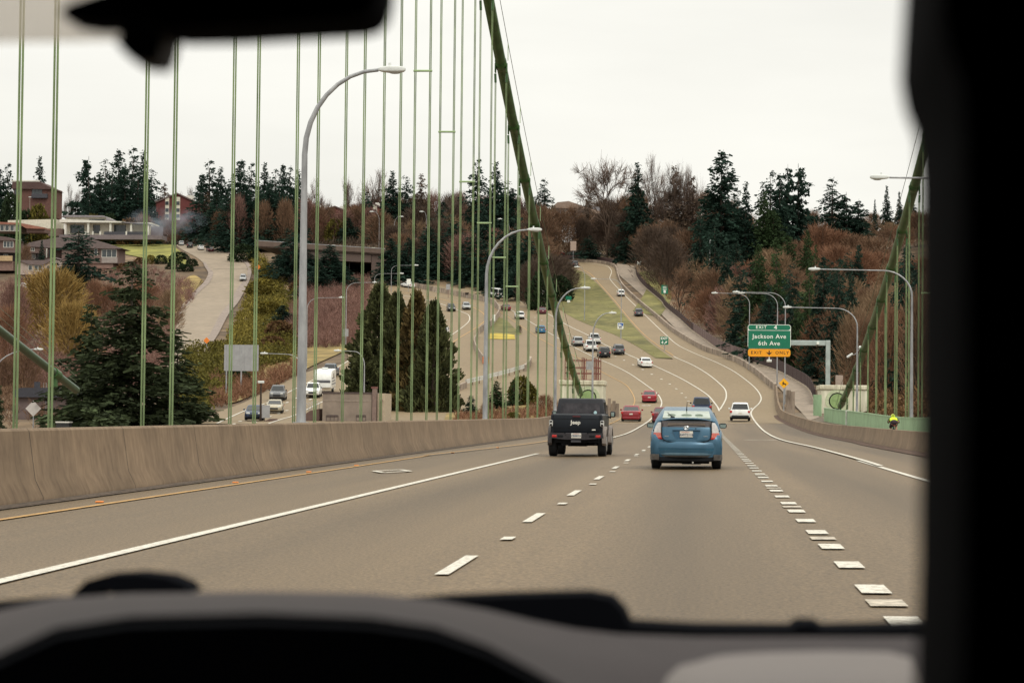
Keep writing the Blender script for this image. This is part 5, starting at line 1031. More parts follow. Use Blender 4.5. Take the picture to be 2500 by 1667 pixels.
    b = MB(); b.box(-.72, .72, .05, 4.9, .45, .72); b.box(-.3, .3, .4, 1.0, .33, .5); b.box(-.5, -.2, .1, .3, .36, .46); b.tube([(.62,.02,.40),(.62,.5,.42)], .035, 8); b.tube([(-.8,.72,.41),(.8,.72,.41)], .06, 8); b.build('underbody', under_m, t)
boxy()
# ------------------------------------------------------------------ blue hatchback, seen from behind
def hatchback():
    g = G(1675, 1143.5); t = thing('car', 'metallic blue hatchback with split rear window in the middle lane', 'car', (g.x, g.y+1.1, H(g.x, g.y)), math.radians(.2)); t.scale = (1.09, 1.05, 1.10)
    bl = M('metallic_blue', (.040,.108,.172), var=.10, scale=2, rough=.26, metal=.3, spec=.5, big=.05, bigscale=1); dust = M('road_dust', (.085,.085,.088), var=.25, scale=5, rough=.7, col2=(.13,.12,.11))
    b = MB(); b.loft([ring(-2.12, .74, .30, .72, .12), ring(-2.05, .83, .26, .84, .14), ring(-1.8, .858, .21, .95, .14), ring(-1.2, .8625, .2, .99, .14), ring(.6, .8625, .2, .96, .14), ring(1.4, .85, .2, .90, .14), ring(1.95, .8, .22, .78, .14), ring(2.22, .62, .3, .60, .1)]); b.build('body', bl, t, 45)
    b = MB(); b.loft([zring(.93, -2.08, 1.5, .815, .2), zring(1.05, -2.05, 1.3, .785, .2), zring(1.18, -1.98, 1.05, .735, .2), zring(1.38, -1.02, .55, .625, .2), zring(1.455, -.72, .35, .575, .2), zring(1.49, -.45, .1, .52, .2)]); b.build('cabin', bl, t, 45)
    gg = M('pale_green_glass', (.25,.30,.24), var=.2, scale=3, rough=.10, spec=.6, col2=(.29,.345,.28))
    ug = panel(t, 'rear_window', [(-.575, -1.90, 1.205), (.575, -1.90, 1.205), (.54, -1.06, 1.372), (-.54, -1.06, 1.372)], gg, .02)
    b = MB()
    for x in (-.36, 0, .30): b.ell((x, -1.62, 1.285), .13 if x == 0 else .10, .02, .035)
    b.build('seat_shapes', M('seat_green', (.20,.245,.20)), ug)
    b = MB(); b.tube([(-.30,-1.95,1.235),(-.37,-1.86,1.27),(-.46,-1.72,1.345)], [.02,.014,.006], 6); b.ell((-.33,-1.96,1.235), .055, .02, .028); b.build('wiper', trim_m, ug)
    dg = skin([(1.15,.582,-2.085,.05),(1.09,.585,-2.10,.05),(1.0,.587,-2.125,.05)]).build('lower_window', M('brown_glass', (.055,.045,.045), var=.2, rough=.12, spec=.6), t, 60)
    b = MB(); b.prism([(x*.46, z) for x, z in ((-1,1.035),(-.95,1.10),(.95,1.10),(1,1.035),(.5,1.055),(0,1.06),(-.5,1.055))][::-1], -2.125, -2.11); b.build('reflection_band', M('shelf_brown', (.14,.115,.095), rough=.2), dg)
    rings = []
    for i in range(13):
        u = i/6-1; x = u*.69; z = 1.205-.075*abs(u)**3; y = -2.13+.17*abs(u)**2.5; q = .9-.5*abs(u)**4; rings.append([(x, y+a*q, z+c*q) for a, c in ((-.035,-.008),(-.03,.016),(.06,.03),(.2,.03),(.2,-.025),(.05,-.04))])
    b = MB(); b.loft(rings); b.build('spoiler', bl, t, 50)
    h_ = skin([(1.005,.588,-2.128,.05),(.95,.59,-2.15,.05),(.85,.59,-2.175,.05),(.77,.575,-2.19,.05),(.715,.54,-2.2,.045),(.68,.47,-2.205,.04),(.662,.36,-2.208,.03)]).build('tailgate', bl, t, 60)
    b = MB(); pts = [(-.594,1.14),(-.598,.85),(-.585,.765),(-.55,.708),(-.475,.668),(-.36,.648),(.36,.648),(.475,.668),(.55,.708),(.585,.765),(.598,.85),(.594,1.14)]; b.tube([(x, -2.14-(1.14-z)*.12, z) for x, z in pts], .011, 5); b.build('gap', under_m, h_)
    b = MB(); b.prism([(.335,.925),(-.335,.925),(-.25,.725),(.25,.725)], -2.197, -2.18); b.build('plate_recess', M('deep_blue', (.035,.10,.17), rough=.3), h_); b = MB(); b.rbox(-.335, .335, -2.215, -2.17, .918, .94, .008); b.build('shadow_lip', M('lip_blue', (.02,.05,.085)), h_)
    b = MB(); b.rbox(-.158, .158, -2.222, -2.195, .762, .91, .014); np_ = b.build('number_plate', plate_m, h_); text('AWT3116', .082, blue_txt, np_, (0, -2.226, .822), .012, sx=.92, depth=.002)
    text('WASHINGTON', .03, red_txt, np_, (-.03, -2.226, .888), .012, depth=.002)
    b = MB()
    def oval(rx, rz, cx, cz_, r): b.tube([(cx+rx*math.cos(a), -2.178, cz_+rz*math.sin(a)) for a in np.linspace(0, 2*PI, 25)], r, 5)
    oval(.060, .040, 0, .988, .006); oval(.019, .036, 0, .988, .0045); oval(.04, .015, 0, 1.003, .0045); b.build('emblem', chrome, h_)
    text('PRIUS', .034, chrome, h_, (-.47, -2.186, .785), .01, sx=1.1, depth=.002); text('HYBRID', .026, chrome, h_, (.46, -2.186, .79), .01, sx=1.2, depth=.002)
    b = MB(); b.disc((.225, -2.145, .975), (0,-1,0), .013, 10); b.build('lock', under_m, h_)
    bp = skin([(.735,.80,-2.10,.16),(.70,.835,-2.16,.2),(.64,.85,-2.235,.25),(.56,.858,-2.255,.26),(.505,.86,-2.255,.26)], 16).build('bumper', bl, t, 60)
    skin([(.505,.80,-2.25,.2),(.47,.80,-2.238,.2),(.40,.79,-2.228,.2)], 16).build('bumper_step', M('step_blue', (.032,.11,.18), rough=.35), bp, 60)
    skin([(.505,.858,-2.245,.26),(.40,.855,-2.236,.25),(.345,.84,-2.225,.24)], 16).build('bumper_side', bl, bp, 60)
    skin([(.395,.80,-2.24,.24),(.365,.80,-2.245,.24),(.335,.79,-2.225,.24)], 16).build('bumper_edge', M('edge_blue', (.10,.17,.22), rough=.3), bp, 60)
    skin([(.345,.845,-2.222,.25),(.315,.84,-2.20,.25),(.30,.835,-2.19,.25)], 16).build('dusty_edge', dust, bp, 60)
    for s in (-1, 1):
        b = MB(); b.loft([[(s*.862, -2.0+a, z), (s*.80, -2.16+a, z), (s*.66, -2.215+a, z), (s*.63, -2.0+a, z)] for z, a in ((.36,-.01),(.33,.0),(.29,.02),(.225,.05))]); b.build('dusty_corner', dust, bp, 50)
        rows = [(1.115,.60,.675),(1.03,.595,.735),(.95,.595,.765),(.87,.592,.78)]
        tl = MB(); tl.loft([[(s*a, -2.115-(1.12-z)*.16, z), (s*c_, -1.99-(1.12-z)*.10, z), (s*c_, -1.8, z), (s*a, -1.85, z)] for z, a, c_ in rows]); o = tl.build('tail_light', M('clear_lens', (.50,.48,.47), var=.25, scale=14, rough=.15, spec=.6), t, 40)
        tl = MB(); tl.loft([[(s*a, -2.118-(1.12-z)*.16, z), (s*c_, -1.985-(1.12-z)*.10, z), (s*c_, -1.8, z), (s*a, -1.85, z)] for z, a, c_ in ((.87,.592,.783),(.80,.588,.785),(.757,.582,.782))]); tl.build('pink_lens', M('pink_lens', (.55,.14,.11), var=.3, scale=18, rough=.15, spec=.6), o, 40)
        tl = MB(); tl.loft([[(s*a, -2.12-(1.12-z)*.16, z), (s*c_, -1.98-(1.12-z)*.10, z), (s*c_, -1.8, z), (s*a, -1.85, z)] for z, a, c_ in ((.757,.582,.785),(.722,.575,.785))]); tl.build('red_lens', redl, o, 40)
        panel(t, 'side_window', [(s*.795, -1.3, 1.0), (s*.79, 1.0, 1.0), (s*.66, .55, 1.36), (s*.66, -.75, 1.36)], glass_m)
        for y in (-1.32, 1.38): wheel(t, s*.735, y, .315, .21)
        b = MB(); b.rbox(s*.905-.097, s*.905+.097, .72, .86, .965, 1.098, .05); m_ = b.build('mirror', trim_m, t, 50); b = MB(); b.rbox(s*.905-.075, s*.905+.075, .708, .725, .985, 1.08, .035); b.build('glass', mirror_m, m_)
    panel(t, 'windscreen', [(-.7, 1.42, 1.0), (.7, 1.42, 1.0), (.6, .6, 1.37), (-.6, .6, 1.37)], glass_m)
    b = MB(); b.tube([(0,-1.0,1.40),(0,-1.03,1.44),(.012,-1.28,1.615)], [.016,.012,.004], 6); b.build('antenna', trim_m, t)
    b = MB(); b.rbox(-.72, .72, -2.12, 2.0, .19, .33, .03); b.box(-.62, .55, -1.9, -1.2, .14, .22); b.box(-.1, .35, -2.0, -1.4, .125, .2); b.build('underbody', under_m, t); b = MB(); b.tube([(.16,-2.12,.17),(.16,-1.8,.17)], .022, 8); b.build('exhaust', chrome, t)
hatchback()
# ================================================================== BUILDINGS
def wallm(n, c=None, **k): return M(n, c, var=k.get('var', .14), scale=1.2, rough=.85, big=.1, bigscale=.2)
wood_br = wallm('brown_siding', (.135,.085,.072)); wood_gr = wallm('taupe_siding', (.17,.115,.10)); roof_br = wallm('brown_roof', (.13,.092,.085)); roof_gr = wallm('grey_roof', (.15,.115,.11)); cream = wallm('cream_wall', (.60,.56,.46)); redb = wallm('red_siding', (.125,.036,.034)); trimw = wallm('white_trim', (.62,.60,.54), var=.06)
wing = M('house_glass', (.045,.055,.06), var=.3, scale=2, rough=.12, spec=.6)
class Bld:
    """a building laid out in a frontal plane at distance Y, given in picture units of the zoomed drawing"""
    def __init__(s, name, label, px, py, Y, cat='house', cv=None, rz=0.0):
        s.Y, s.cv = Y, cv or (lambda x, y: (x, y)); q = P(*s.cv(px, py), Y); s.o = q; s.t = thing(name, label, cat, q, rz)
    def xz(s, x, y): q = P(*s.cv(x, y), s.Y); return q.x-s.o.x, q.z-s.o.z
    def box(s, name, x0, y0, x1, y1, d0, d1, mat, parent=None, r=0):
        xa, za = s.xz(x0, y1); xb, zb = s.xz(x1, y0); b = MB(); b.box(xa, xb, d0, d1, za, zb, r); return b.build(name, mat, parent or s.t)
    def poly(s, name, pts, d0, d1, mat, parent=None): b = MB(); b.prism([s.xz(*p) for p in pts], d0, d1); return b.build(name, mat, parent or s.t)
    def win(s, x0, y0, x1, y1, d=0, n=2, frame=None):
        xa, za = s.xz(x0, y1); xb, zb = s.xz(x1, y0); k = .12; f = MB(); f.box(xa, xb, d-.06, d+.02, za, za+k); f.box(xa, xb, d-.06, d+.02, zb-k, zb); f.box(xa, xa+k, d-.06, d+.02, za+k, zb-k); f.box(xb-k, xb, d-.06, d+.02, za+k, zb-k)
        for i in range(1, n): x = xa+(xb-xa)*i/n; f.box(x-.06, x+.06, d-.06, d+.02, za+k, zb-k)
        o = f.build('window', frame or trimw, s.t); b = MB(); b.box(xa+k, xb-k, d-.03, d+.015, za+k, zb-k); b.build('pane', wing, o); return o
def Z1(x, y): return x/3.672, 350+y/3.672
def Z3(x, y): return x/7.84, 520+y/7.84
# white pavilion building with columns (drawing units of the first detail)
b_ = Bld('pavilion', 'long white modern pavilion with square columns and flat roof on the left hill', 900, 840, 752, 'building', Z1)
b_.box('wall', 560, 705, 1340, 825, 2.5, 14, cream); b_.poly('roof', [(545,712),(545,690),(560,682),(1122,704),(1122,714)], -1.5, 14, trimw); b_.poly('roof', [(1100,716),(1100,706),(1340,720),(1340,730)], -1.5, 12, wallm('roof_shade', (.20,.18,.19)))
b_.box('clerestory', 555, 652, 930, 690, 5, 12, cream); b_.box('clerestory_window', 765, 668, 905, 694, 4.9, 5, wing); b_.poly('upper_roof', [(520,652),(560,638),(900,640),(990,684),(930,690),(930,655)], 3, 13, wallm('roof_shade'))
for x in (582, 786, 985, 1170, 1318): b_.box('column', x, 712, x+20, 828, -.9, 0, trimw, r=.04)
for x0, x1 in ((612,738),(818,880),(1005,1112)): b_.win(x0, 726, x1, 800, 2.45, 3, wallm('dark_frame', (.06,.06,.07)))
b_.box('terrace', 540, 826, 1460, 862, -1.6, 6, wallm('terrace_wall', (.17,.14,.145))); b_.box('railing', 940, 795, 1330, 822, -1.2, -1.1, wallm('dark_frame'))
for x in (768, 834, 900, 1134): b_.box('planter', x, 792, x+14, 828, -1.4, -.9, trimw, r=.05)
b_.box('screen', 1345, 745, 1455, 830, 1, 1.3, wallm('screen_grey', (.16,.14,.15)))
b_ = Bld('retail_wing', 'long plain white wall with lamp posts left of the pavilion', 300, 770, 758, 'building', Z1)
b_.poly('wall', [(70,690),(500,680),(500,765),(240,765),(70,740)], 0, 10, cream); b_.box('lower_wall', 430, 765, 560, 830, .2, 6, wallm('taupe_siding'))
b_ = Bld('low_house', 'low house with red-edged flat roof at the left edge', 120, 790, 740, 'house', Z1)
b_.box('wall', -60, 722, 180, 790, 0, 10, wallm('grey_panelled', (.23,.20,.19))); b_.poly('roof', [(-60,704),(180,714),(400,756),(400,768),(240,764),(180,730),(-60,724)], -.6, 10, wallm('red_roof_edge', (.27,.12,.085)))
for x in (0, 45, 90, 135): b_.win(x, 732, x+38, 786, -.02, 1)
b_.box('side_wall', 235, 766, 400, 800, .5, 6, wood_br)
# brick apartments at the upper left
b_ = Bld('apartment_house', 'brown brick apartment house with flat overhanging roof at the upper left', 290, 560, 800, 'building', Z1)
b_.box('wall', 120, 400, 475, 660, 0, 12, wallm('brown_brick', (.125,.062,.05))); b_.poly('roof', [(110,410),(120,335),(360,345),(490,415)], -1, 12, wallm('apartment_roof', (.085,.05,.045))); b_.box('fascia', 110, 335, 365, 346, -1.1, -1, trimw)
b_.win(285, 410, 380, 480, -.02, 3, wallm('dark_frame')); b_.box('balcony', 290, 455, 430, 492, -1.2, 0, wallm('dark_frame')); b_.win(130, 412, 180, 460, -.02, 2, wallm('dark_frame'))
def redapt(label, x0, cx, y0, sc_, Y, cols):
    b_ = Bld('apartment_house', label, cx, y0+230*sc_, Y, 'building', Z1); e = lambda x, y: (cx+x*sc_, y0+y*sc_)
    b_.poly('wall', [e(-170,230),e(-170,60),e(20,-15),e(175,55),e(175,230)], 0, 10, redb); b_.poly('roof', [e(-178,62),e(-178,52),e(20,-28),e(182,46),e(182,58),e(20,-16)], -.5, 10.4, roof_br)
    for c in cols:
        b_.box('light_strip', *e(c,10), *e(c+38,215), -.25, 0, cream)
        for r in (50, 112, 165): b_.win(*e(c+4,r), *e(c+34,r+32), -.3, 1, wallm('dark_frame'))
    b_.box('chimney', *e(85,-12), *e(140,40), 3, 6, trimw)
redapt('red gabled apartment house with cream window strips above the parked cars', 0, 1570, 472, 1.0, 800, (-90, 8))
def Z2(x, y): return 600+x/3.672, 350+y/3.672
def redapt2(label, cx, y0, sc_, Y, cols, w0, w1):
    b_ = Bld('apartment_house', label, cx, y0+200, Y, 'building', Z2); e = lambda x, y: (cx+x*sc_, y0+y*sc_)
    b_.poly('wall', [e(w0,200),e(w0,45),e(0,-5),e(w1,40),e(w1,200)], 0, 10, redb); b_.poly('roof', [e(w0-8,50),e(w0-8,38),e(0,-16),e(w1+8,30),e(w1+8,44),e(0,-4)], -.5, 10.4, roof_br)
    for c in cols:
        b_.box('light_strip', *e(c,5), *e(c+40,190), -.25, 0, cream)
        for r in (50, 115): b_.win(*e(c+4,r), *e(c+36,r+34), -.3, 1, wallm('dark_frame'))
    b_.box('chimney', *e(w1-70,-20), *e(w1-38,18), 3, 6, trimw)
redapt2('red gabled apartment house with one tall cream strip beyond the overpass', 1130, 545, 1.0, 790, (8,), -95, 90)
redapt2('red apartment house with low wide gable just right of the tall grey lamp', 800, 575, .9, 800, (), -170, 110)
redapt2('small red apartment house half hidden by the tall grey lamp', 600, 560, .8, 805, (), -60, 100)
# houses below the pavilion
b_ = Bld('bungalow', 'grey-brown bungalow with hip roof and big corner window below the pavilion', 1900, 960, 668, 'house', Z3)
b_.box('wall', 1180, 660, 2255, 960, 0, 9, wood_gr); b_.poly('roof', [(860,670),(870,520),(1080,470),(1420,440),(1760,500),(2350,680),(2300,690),(1180,668)], -.8, 9.5, roof_gr); b_.box('lower_wall', 1700, 962, 2160, 1060, .4, 8, wallm('stucco_pink', (.22,.14,.115)))
b_.win(1800, 680, 1872, 812, -.02, 1); b_.win(1945, 695, 2235, 850, -.03, 3); b_.box('skirt', 1945, 852, 2250, 955, -.08, 0, wallm('pale_slats', (.30,.26,.24))); b_.box('vent_pipe', 1745, 500, 1765, 570, 2, 2.3, trimw)
b_ = Bld('house', 'two-storey dark brown house with paired white windows at the left edge', 150, 900, 660, 'house', Z3)
b_.box('wall', -120, 520, 300, 760, 0, 8, wood_br); b_.poly('roof', [(-120,440),(120,460),(330,525),(-120,532)], -.6, 8, roof_br); b_.win(62, 540, 258, 662, -.02, 3); b_.poly('porch_roof', [(-120,720),(480,735),(780,770),(780,782),(-120,765)], -3, 0, roof_br); b_.box('lower_wall', -120, 782, 720, 930, -.6, 7, wallm('shadow_siding', (.07,.06,.062)))
for x in (80, 520, 600): b_.win(x, 790, x+90, 880, -.65, 2)
b_.box('deck_rail', -120, 835, 300, 930, -3.2, -3.0, wallm('cedar_boards', (.42,.30,.17))); b_.box('lower_storey', -120, 935, 300, 1110, -2.4, 5, wallm('stucco_pink'))
b_ = Bld('house', 'brown house behind the small blue-green fir with a pale post', 800, 860, 676, 'house', Z3)
b_.box('wall', 490, 640, 1180, 880, 0, 8, wallm('taupe_siding')); b_.poly('roof', [(490,650),(560,570),(860,510),(1300,520),(1300,660),(880,655)], -.5, 8, roof_gr); b_.win(590, 665, 665, 735, -.02, 2); b_.box('entry', 930, 670, 1040, 850, -.05, 0, wallm('dark_frame')); b_.box('post', 895, 640, 920, 860, -.8, -.5, trimw)
b_ = Bld('cottage', 'pale gabled cottage with white trim behind the golden willow', 700, 1180, 640, 'house', Z3)
b_.poly('wall', [(290,1180),(290,960),(400,915),(520,985),(820,985),(1030,880),(1060,900),(1060,1180)], 0, 7, wallm('pale_siding', (.38,.31,.27))); b_.poly('roof', [(270,975),(400,905),(850,905),(1060,850),(1080,870),(830,1000),(540,985),(410,925)], -.5, 6, roof_gr)
b_.win(540, 1000, 620, 1100, -.02, 1); b_.win(650, 1000, 810, 1110, -.02, 2); b_.win(890, 1000, 960, 1150, -.02, 1)
# grey house on the hill behind the ramp
def Z3b(x, y): return 1100+x/3.672, 350+y/3.672
b_ = Bld('house', 'grey house with shallow brown roof behind the bare trees right of the cable', 1050, 640, 780, 'house', Z3b); b_.box('wall', 940, 570, 1330, 720, 0, 9, wallm('blue_grey', (.20,.195,.21))); b_.poly('roof', [(900,580),(960,530),(1060,520),(1180,560),(1340,610),(1340,640),(1180,590)], -.8, 9, wallm('tan_roof', (.26,.19,.15))); b_.win(1000, 600, 1060, 650, -.02, 2)
# little bridge building behind the barrier
def Z6(x, y): return 600+x/3.672, 700+y/3.672
b_ = Bld('toll_house', 'small grey concrete building with chimney and steel windows under the columnar trees', 960, 1300, 215, 'building', Z6)
cw = M('rendered_wall', (.235,.19,.155), var=.18, scale=.9, rough=.9, big=.12, bigscale=.5); b_.box('wall', 685, 955, 1130, 1330, 0, 5, cw); b_.box('coping', 680, 946, 1132, 956, -.05, 5.1, M('dark_coping', (.075,.055,.05), var=.2)); b_.box('end_wall', 1172, 955, 1243, 1330, .4, 5, M('tan_render', (.40,.33,.24), var=.15))
ch = b_.box('chimney', 1131, 905, 1172, 1330, -.12, .6, M('brown_render', (.19,.135,.115), var=.2)); b_.box('cap', 1126, 895, 1176, 912, -.15, .65, M('brick_cap', (.16,.07,.06)), ch); b_.box('band', 685, 1018, 1130, 1024, -.03, 0, M('rendered_band', (.27,.22,.18)))
for x0, x1 in ((722,828),(990,1076)):
    xa, za = b_.xz(x0, 1235); xb, zb = b_.xz(x1, 1148); f = MB(); f.box(xa, xb, -.06, .05, zb-.12, zb)
    for k in range(4): x = xa+(xb-xa)*k/3; f.box(x-.03, x+.03, -.03, .05, za, zb-.12)
    for z in np.linspace(za, zb-.2, 3): f.box(xa, xb, -.025, .05, z-.025, z+.025)
    o = f.build('window', M('steel_window', (.10,.075,.07)), b_.t); q = MB(); q.box(xa, xb, .002, .02, za, zb-.12); q.build('pane', M('milky_pane', (.26,.26,.25), var=.2, scale=2, rough=.2), o)
pp_ = MB(); xa, za = b_.xz(1205, 1330); xb, zb = b_.xz(1215, 1040); pp_.tube([(xa,.3,za),(xa,.3,zb),(xa+.1,.1,zb+.3)], .09, 8); pp_.build('downpipe', M('rust_pole'), b_.t)
b_ = Bld('shed', 'brown fence box with curled barbed wire left of the small grey building', 600, 1250, 216, 'shed', Z6); b_.poly('wall', [(535,1330),(535,1140),(575,1110),(660,1092),(660,1330)], 0, 3, wallm('brown_siding'))
for i in range(5): q = MB(); xa, za = b_.xz(560+i*24, 1112-i*5); q.tube([(xa,0,za),(xa+.1,0,za+.55),(xa-.25,0,za+.75)], .03, 5); q.build('wire_arm', pole_m, b_.t)
b_ = Bld('low_shed', 'low brown shed roof with a white board peeking over the tan barrier', 130, 1250, 214, 'shed', Z6); b_.poly('wall', [(0,1290),(0,1222),(150,1212),(215,1182),(222,1290)], 0, 4, wallm('brown_siding')); b_.box('board', 140, 1060, 212, 1175, .2, .3, M('sign_back')); b_.box('post', 155, 1090, 163, 1290, .35, .45, M('dark_timber'))
def Z5(x, y): return x/3.672, 700+y/3.672
b_ = Bld('bridge_house', 'dark grey building with chimney behind the pale diamond sign at lower left', 320, 1280, 228, 'building', Z5); b_.box('wall', 150, 985, 640, 1330, 0, 8, M('dark_render', (.135,.10,.095), var=.15, scale=.8)); b_.poly('roof', [(140,990),(140,925),(200,905),(640,905),(650,990)], -.5, 8, M('dark_slate', (.045,.045,.055), var=.2)); b_.box('chimney', 280, 850, 315, 910, 1, 1.8, M('dark_slate')); b_.win(302, 1105, 355, 1200, -.02, 1, wallm('dark_frame'))
b_.box('pipe', 388, 860, 395, 1330, -.2, -.1, pole_m); b_.box('pipe', 412, 860, 417, 1330, -.2, -.12, pole_m)
b_ = Bld('utility_box', 'black utility box with pale lid just over the tan barrier at lower left', 560, 1270, 200, 'box', Z5); b_.box('body', 502, 1215, 618, 1300, 0, 1, M('signal_black')); b_.box('lid', 498, 1208, 622, 1218, -.05, 1.05, trimw)
# concrete overpass
b_ = Bld('overpass', 'brown concrete overpass crossing the highway behind the firs', 760, 660, 640, 'bridge')
b_.poly('parapet', [(625,587.6),(940,608),(940,619),(625,600.6)], 0, .5, M('overpass_concrete', (.125,.088,.070), var=.2, scale=.5)); b_.poly('rail', [(625,586.1),(940,606.5),(940,607.8),(625,587.4)], .1, .3, pole_m)
b_.poly('girder', [(690,607),(905,621),(905,640),(770,634),(690,614)], .8, 30, M('overpass_dark', (.11,.078,.066), var=.2)); b_.poly('deck', [(625,600.6),(940,619),(940,622),(625,603)], .3, 31, M('overpass_concrete'))
b_.box('abutment', 770, 622, 812, 700, 1, 29, M('overpass_dark')); b_.box('abutment', 905, 619, 960, 690, 1, 29, M('overpass_dark')); b_.box('dark_backing', 760, 618, 940, 700, 29, 29.5, M('overpass_dark'))  # wall at the far end is added to keep the opening dark
for px, py, c, lb_ in ((818,603,WHT,'white car crossing the overpass left of the rope'),(915,609,('yellowlamp',(.60,.58,.40)),'pale car crossing the overpass right of the rope')):
    q = P(px, py, 692); v_ = vehicle(px, py, Vector((1, 0, -.06)), 'sedan', c, lb_, 'cars on the overpass', Y=692); v_.location.z = q.z-.9
# wall below the upper street
b = MB(); sweep(b, gpath([(1300,634),(1340,634),(1400,633),(1450,636),(1495,643)], 0, 3), [(.3,-.5),(.3,1.3),(-.3,1.3),(-.3,-.5)]); tag(b.build('retaining_wall', M('brown_wall', (.075,.045,.042), var=.25, scale=.6)), 'low dark brown wall at the top end of the exit ramp', 'wall')
# green cable of the other bridge
t = thing('main_cable', 'green cable of the other bridge crossing the lower left corner', 'bridge cable'); b = MB(); pa, pb_ = P(-260, 604, 122), P(186, 952, 156)
b.tube([pa.lerp(pb_, k/12) for k in range(13)], .27, 16); b.build('cable', M('mid_green_paint', (.055,.09,.05), var=.2, rough=.4), t, 40); m_ = pa.lerp(pb_, .86); dd = (pb_-pa).normalized(); b = MB(); b.tube([m_-dd*.5, m_+dd*.5], .36, 14); b.box(m_.x-.12, m_.x+.12, m_.y-.25, m_.y+.25, m_.z-.9, m_.z-.2, .03); b.build('cable_band', DGREEN, t)
for o_ in (1.1, 1.9): b = MB(); b.tube([pa+Vector((0,0,o_)), pb_+Vector((0,0,o_*.5))], .018, 5); b.build('hand_rope', M('rope_steel'), t)
# smoke drifting from the barbecue by the pavilion
def smoke(px, py, Y, rx, rz, label, dens):
    q = P(px, py, Y); b = MB(); b.ell((0,0,0), rx, 5, rz, 24, 12); m = bpy.data.materials.new('smoke'); m.use_nodes = True; n = m.node_tree.nodes; l = m.node_tree.links.new; n.remove(n['Principled BSDF']); v = n.new('ShaderNodeVolumePrincipled'); v.inputs['Color'].default_value = (.62,.72,.85,1); z = n.new('ShaderNodeTexNoise'); z.inputs['Scale'].default_value = .25; z.inputs['Detail'].default_value = 4; c = n.new('ShaderNodeTexCoord'); l(c.outputs['Object'], z.inputs['Vector']); r = n.new('ShaderNodeMapRange'); r.inputs[1].default_value, r.inputs[2].default_value, r.inputs[4].default_value = .42, .75, dens; l(z.outputs[0], r.inputs[0]); gm = n.new('ShaderNodeVectorMath'); gm.operation = 'DIVIDE'; gm.inputs[1].default_value = (rx, 5, rz); l(c.outputs['Object'], gm.inputs[0]); ln_ = n.new('ShaderNodeVectorMath'); ln_.operation = 'LENGTH'; l(gm.outputs[0], ln_.inputs[0]); fa_ = n.new('ShaderNodeMapRange'); fa_.inputs[1].default_value, fa_.inputs[2].default_value, fa_.inputs[3].default_value, fa_.inputs[4].default_value = .15, 1, 1, 0; l(ln_.outputs['Value'], fa_.inputs[0]); mm = n.new('ShaderNodeMath'); mm.operation = 'MULTIPLY'; l(r.outputs[0], mm.inputs[0]); l(fa_.outputs[0], mm.inputs[1]); l(mm.outputs[0], v.inputs['Density']); l(v.outputs[0], n['Material Output'].inputs['Volume'])
    o = b.build('smoke', m, None, 80); o.location = q; tag(o, label, 'smoke', None, 'stuff')
smoke(405, 540, 742, 15, 5.5, 'thin bluish smoke drifting past the right end of the pavilion', .2)
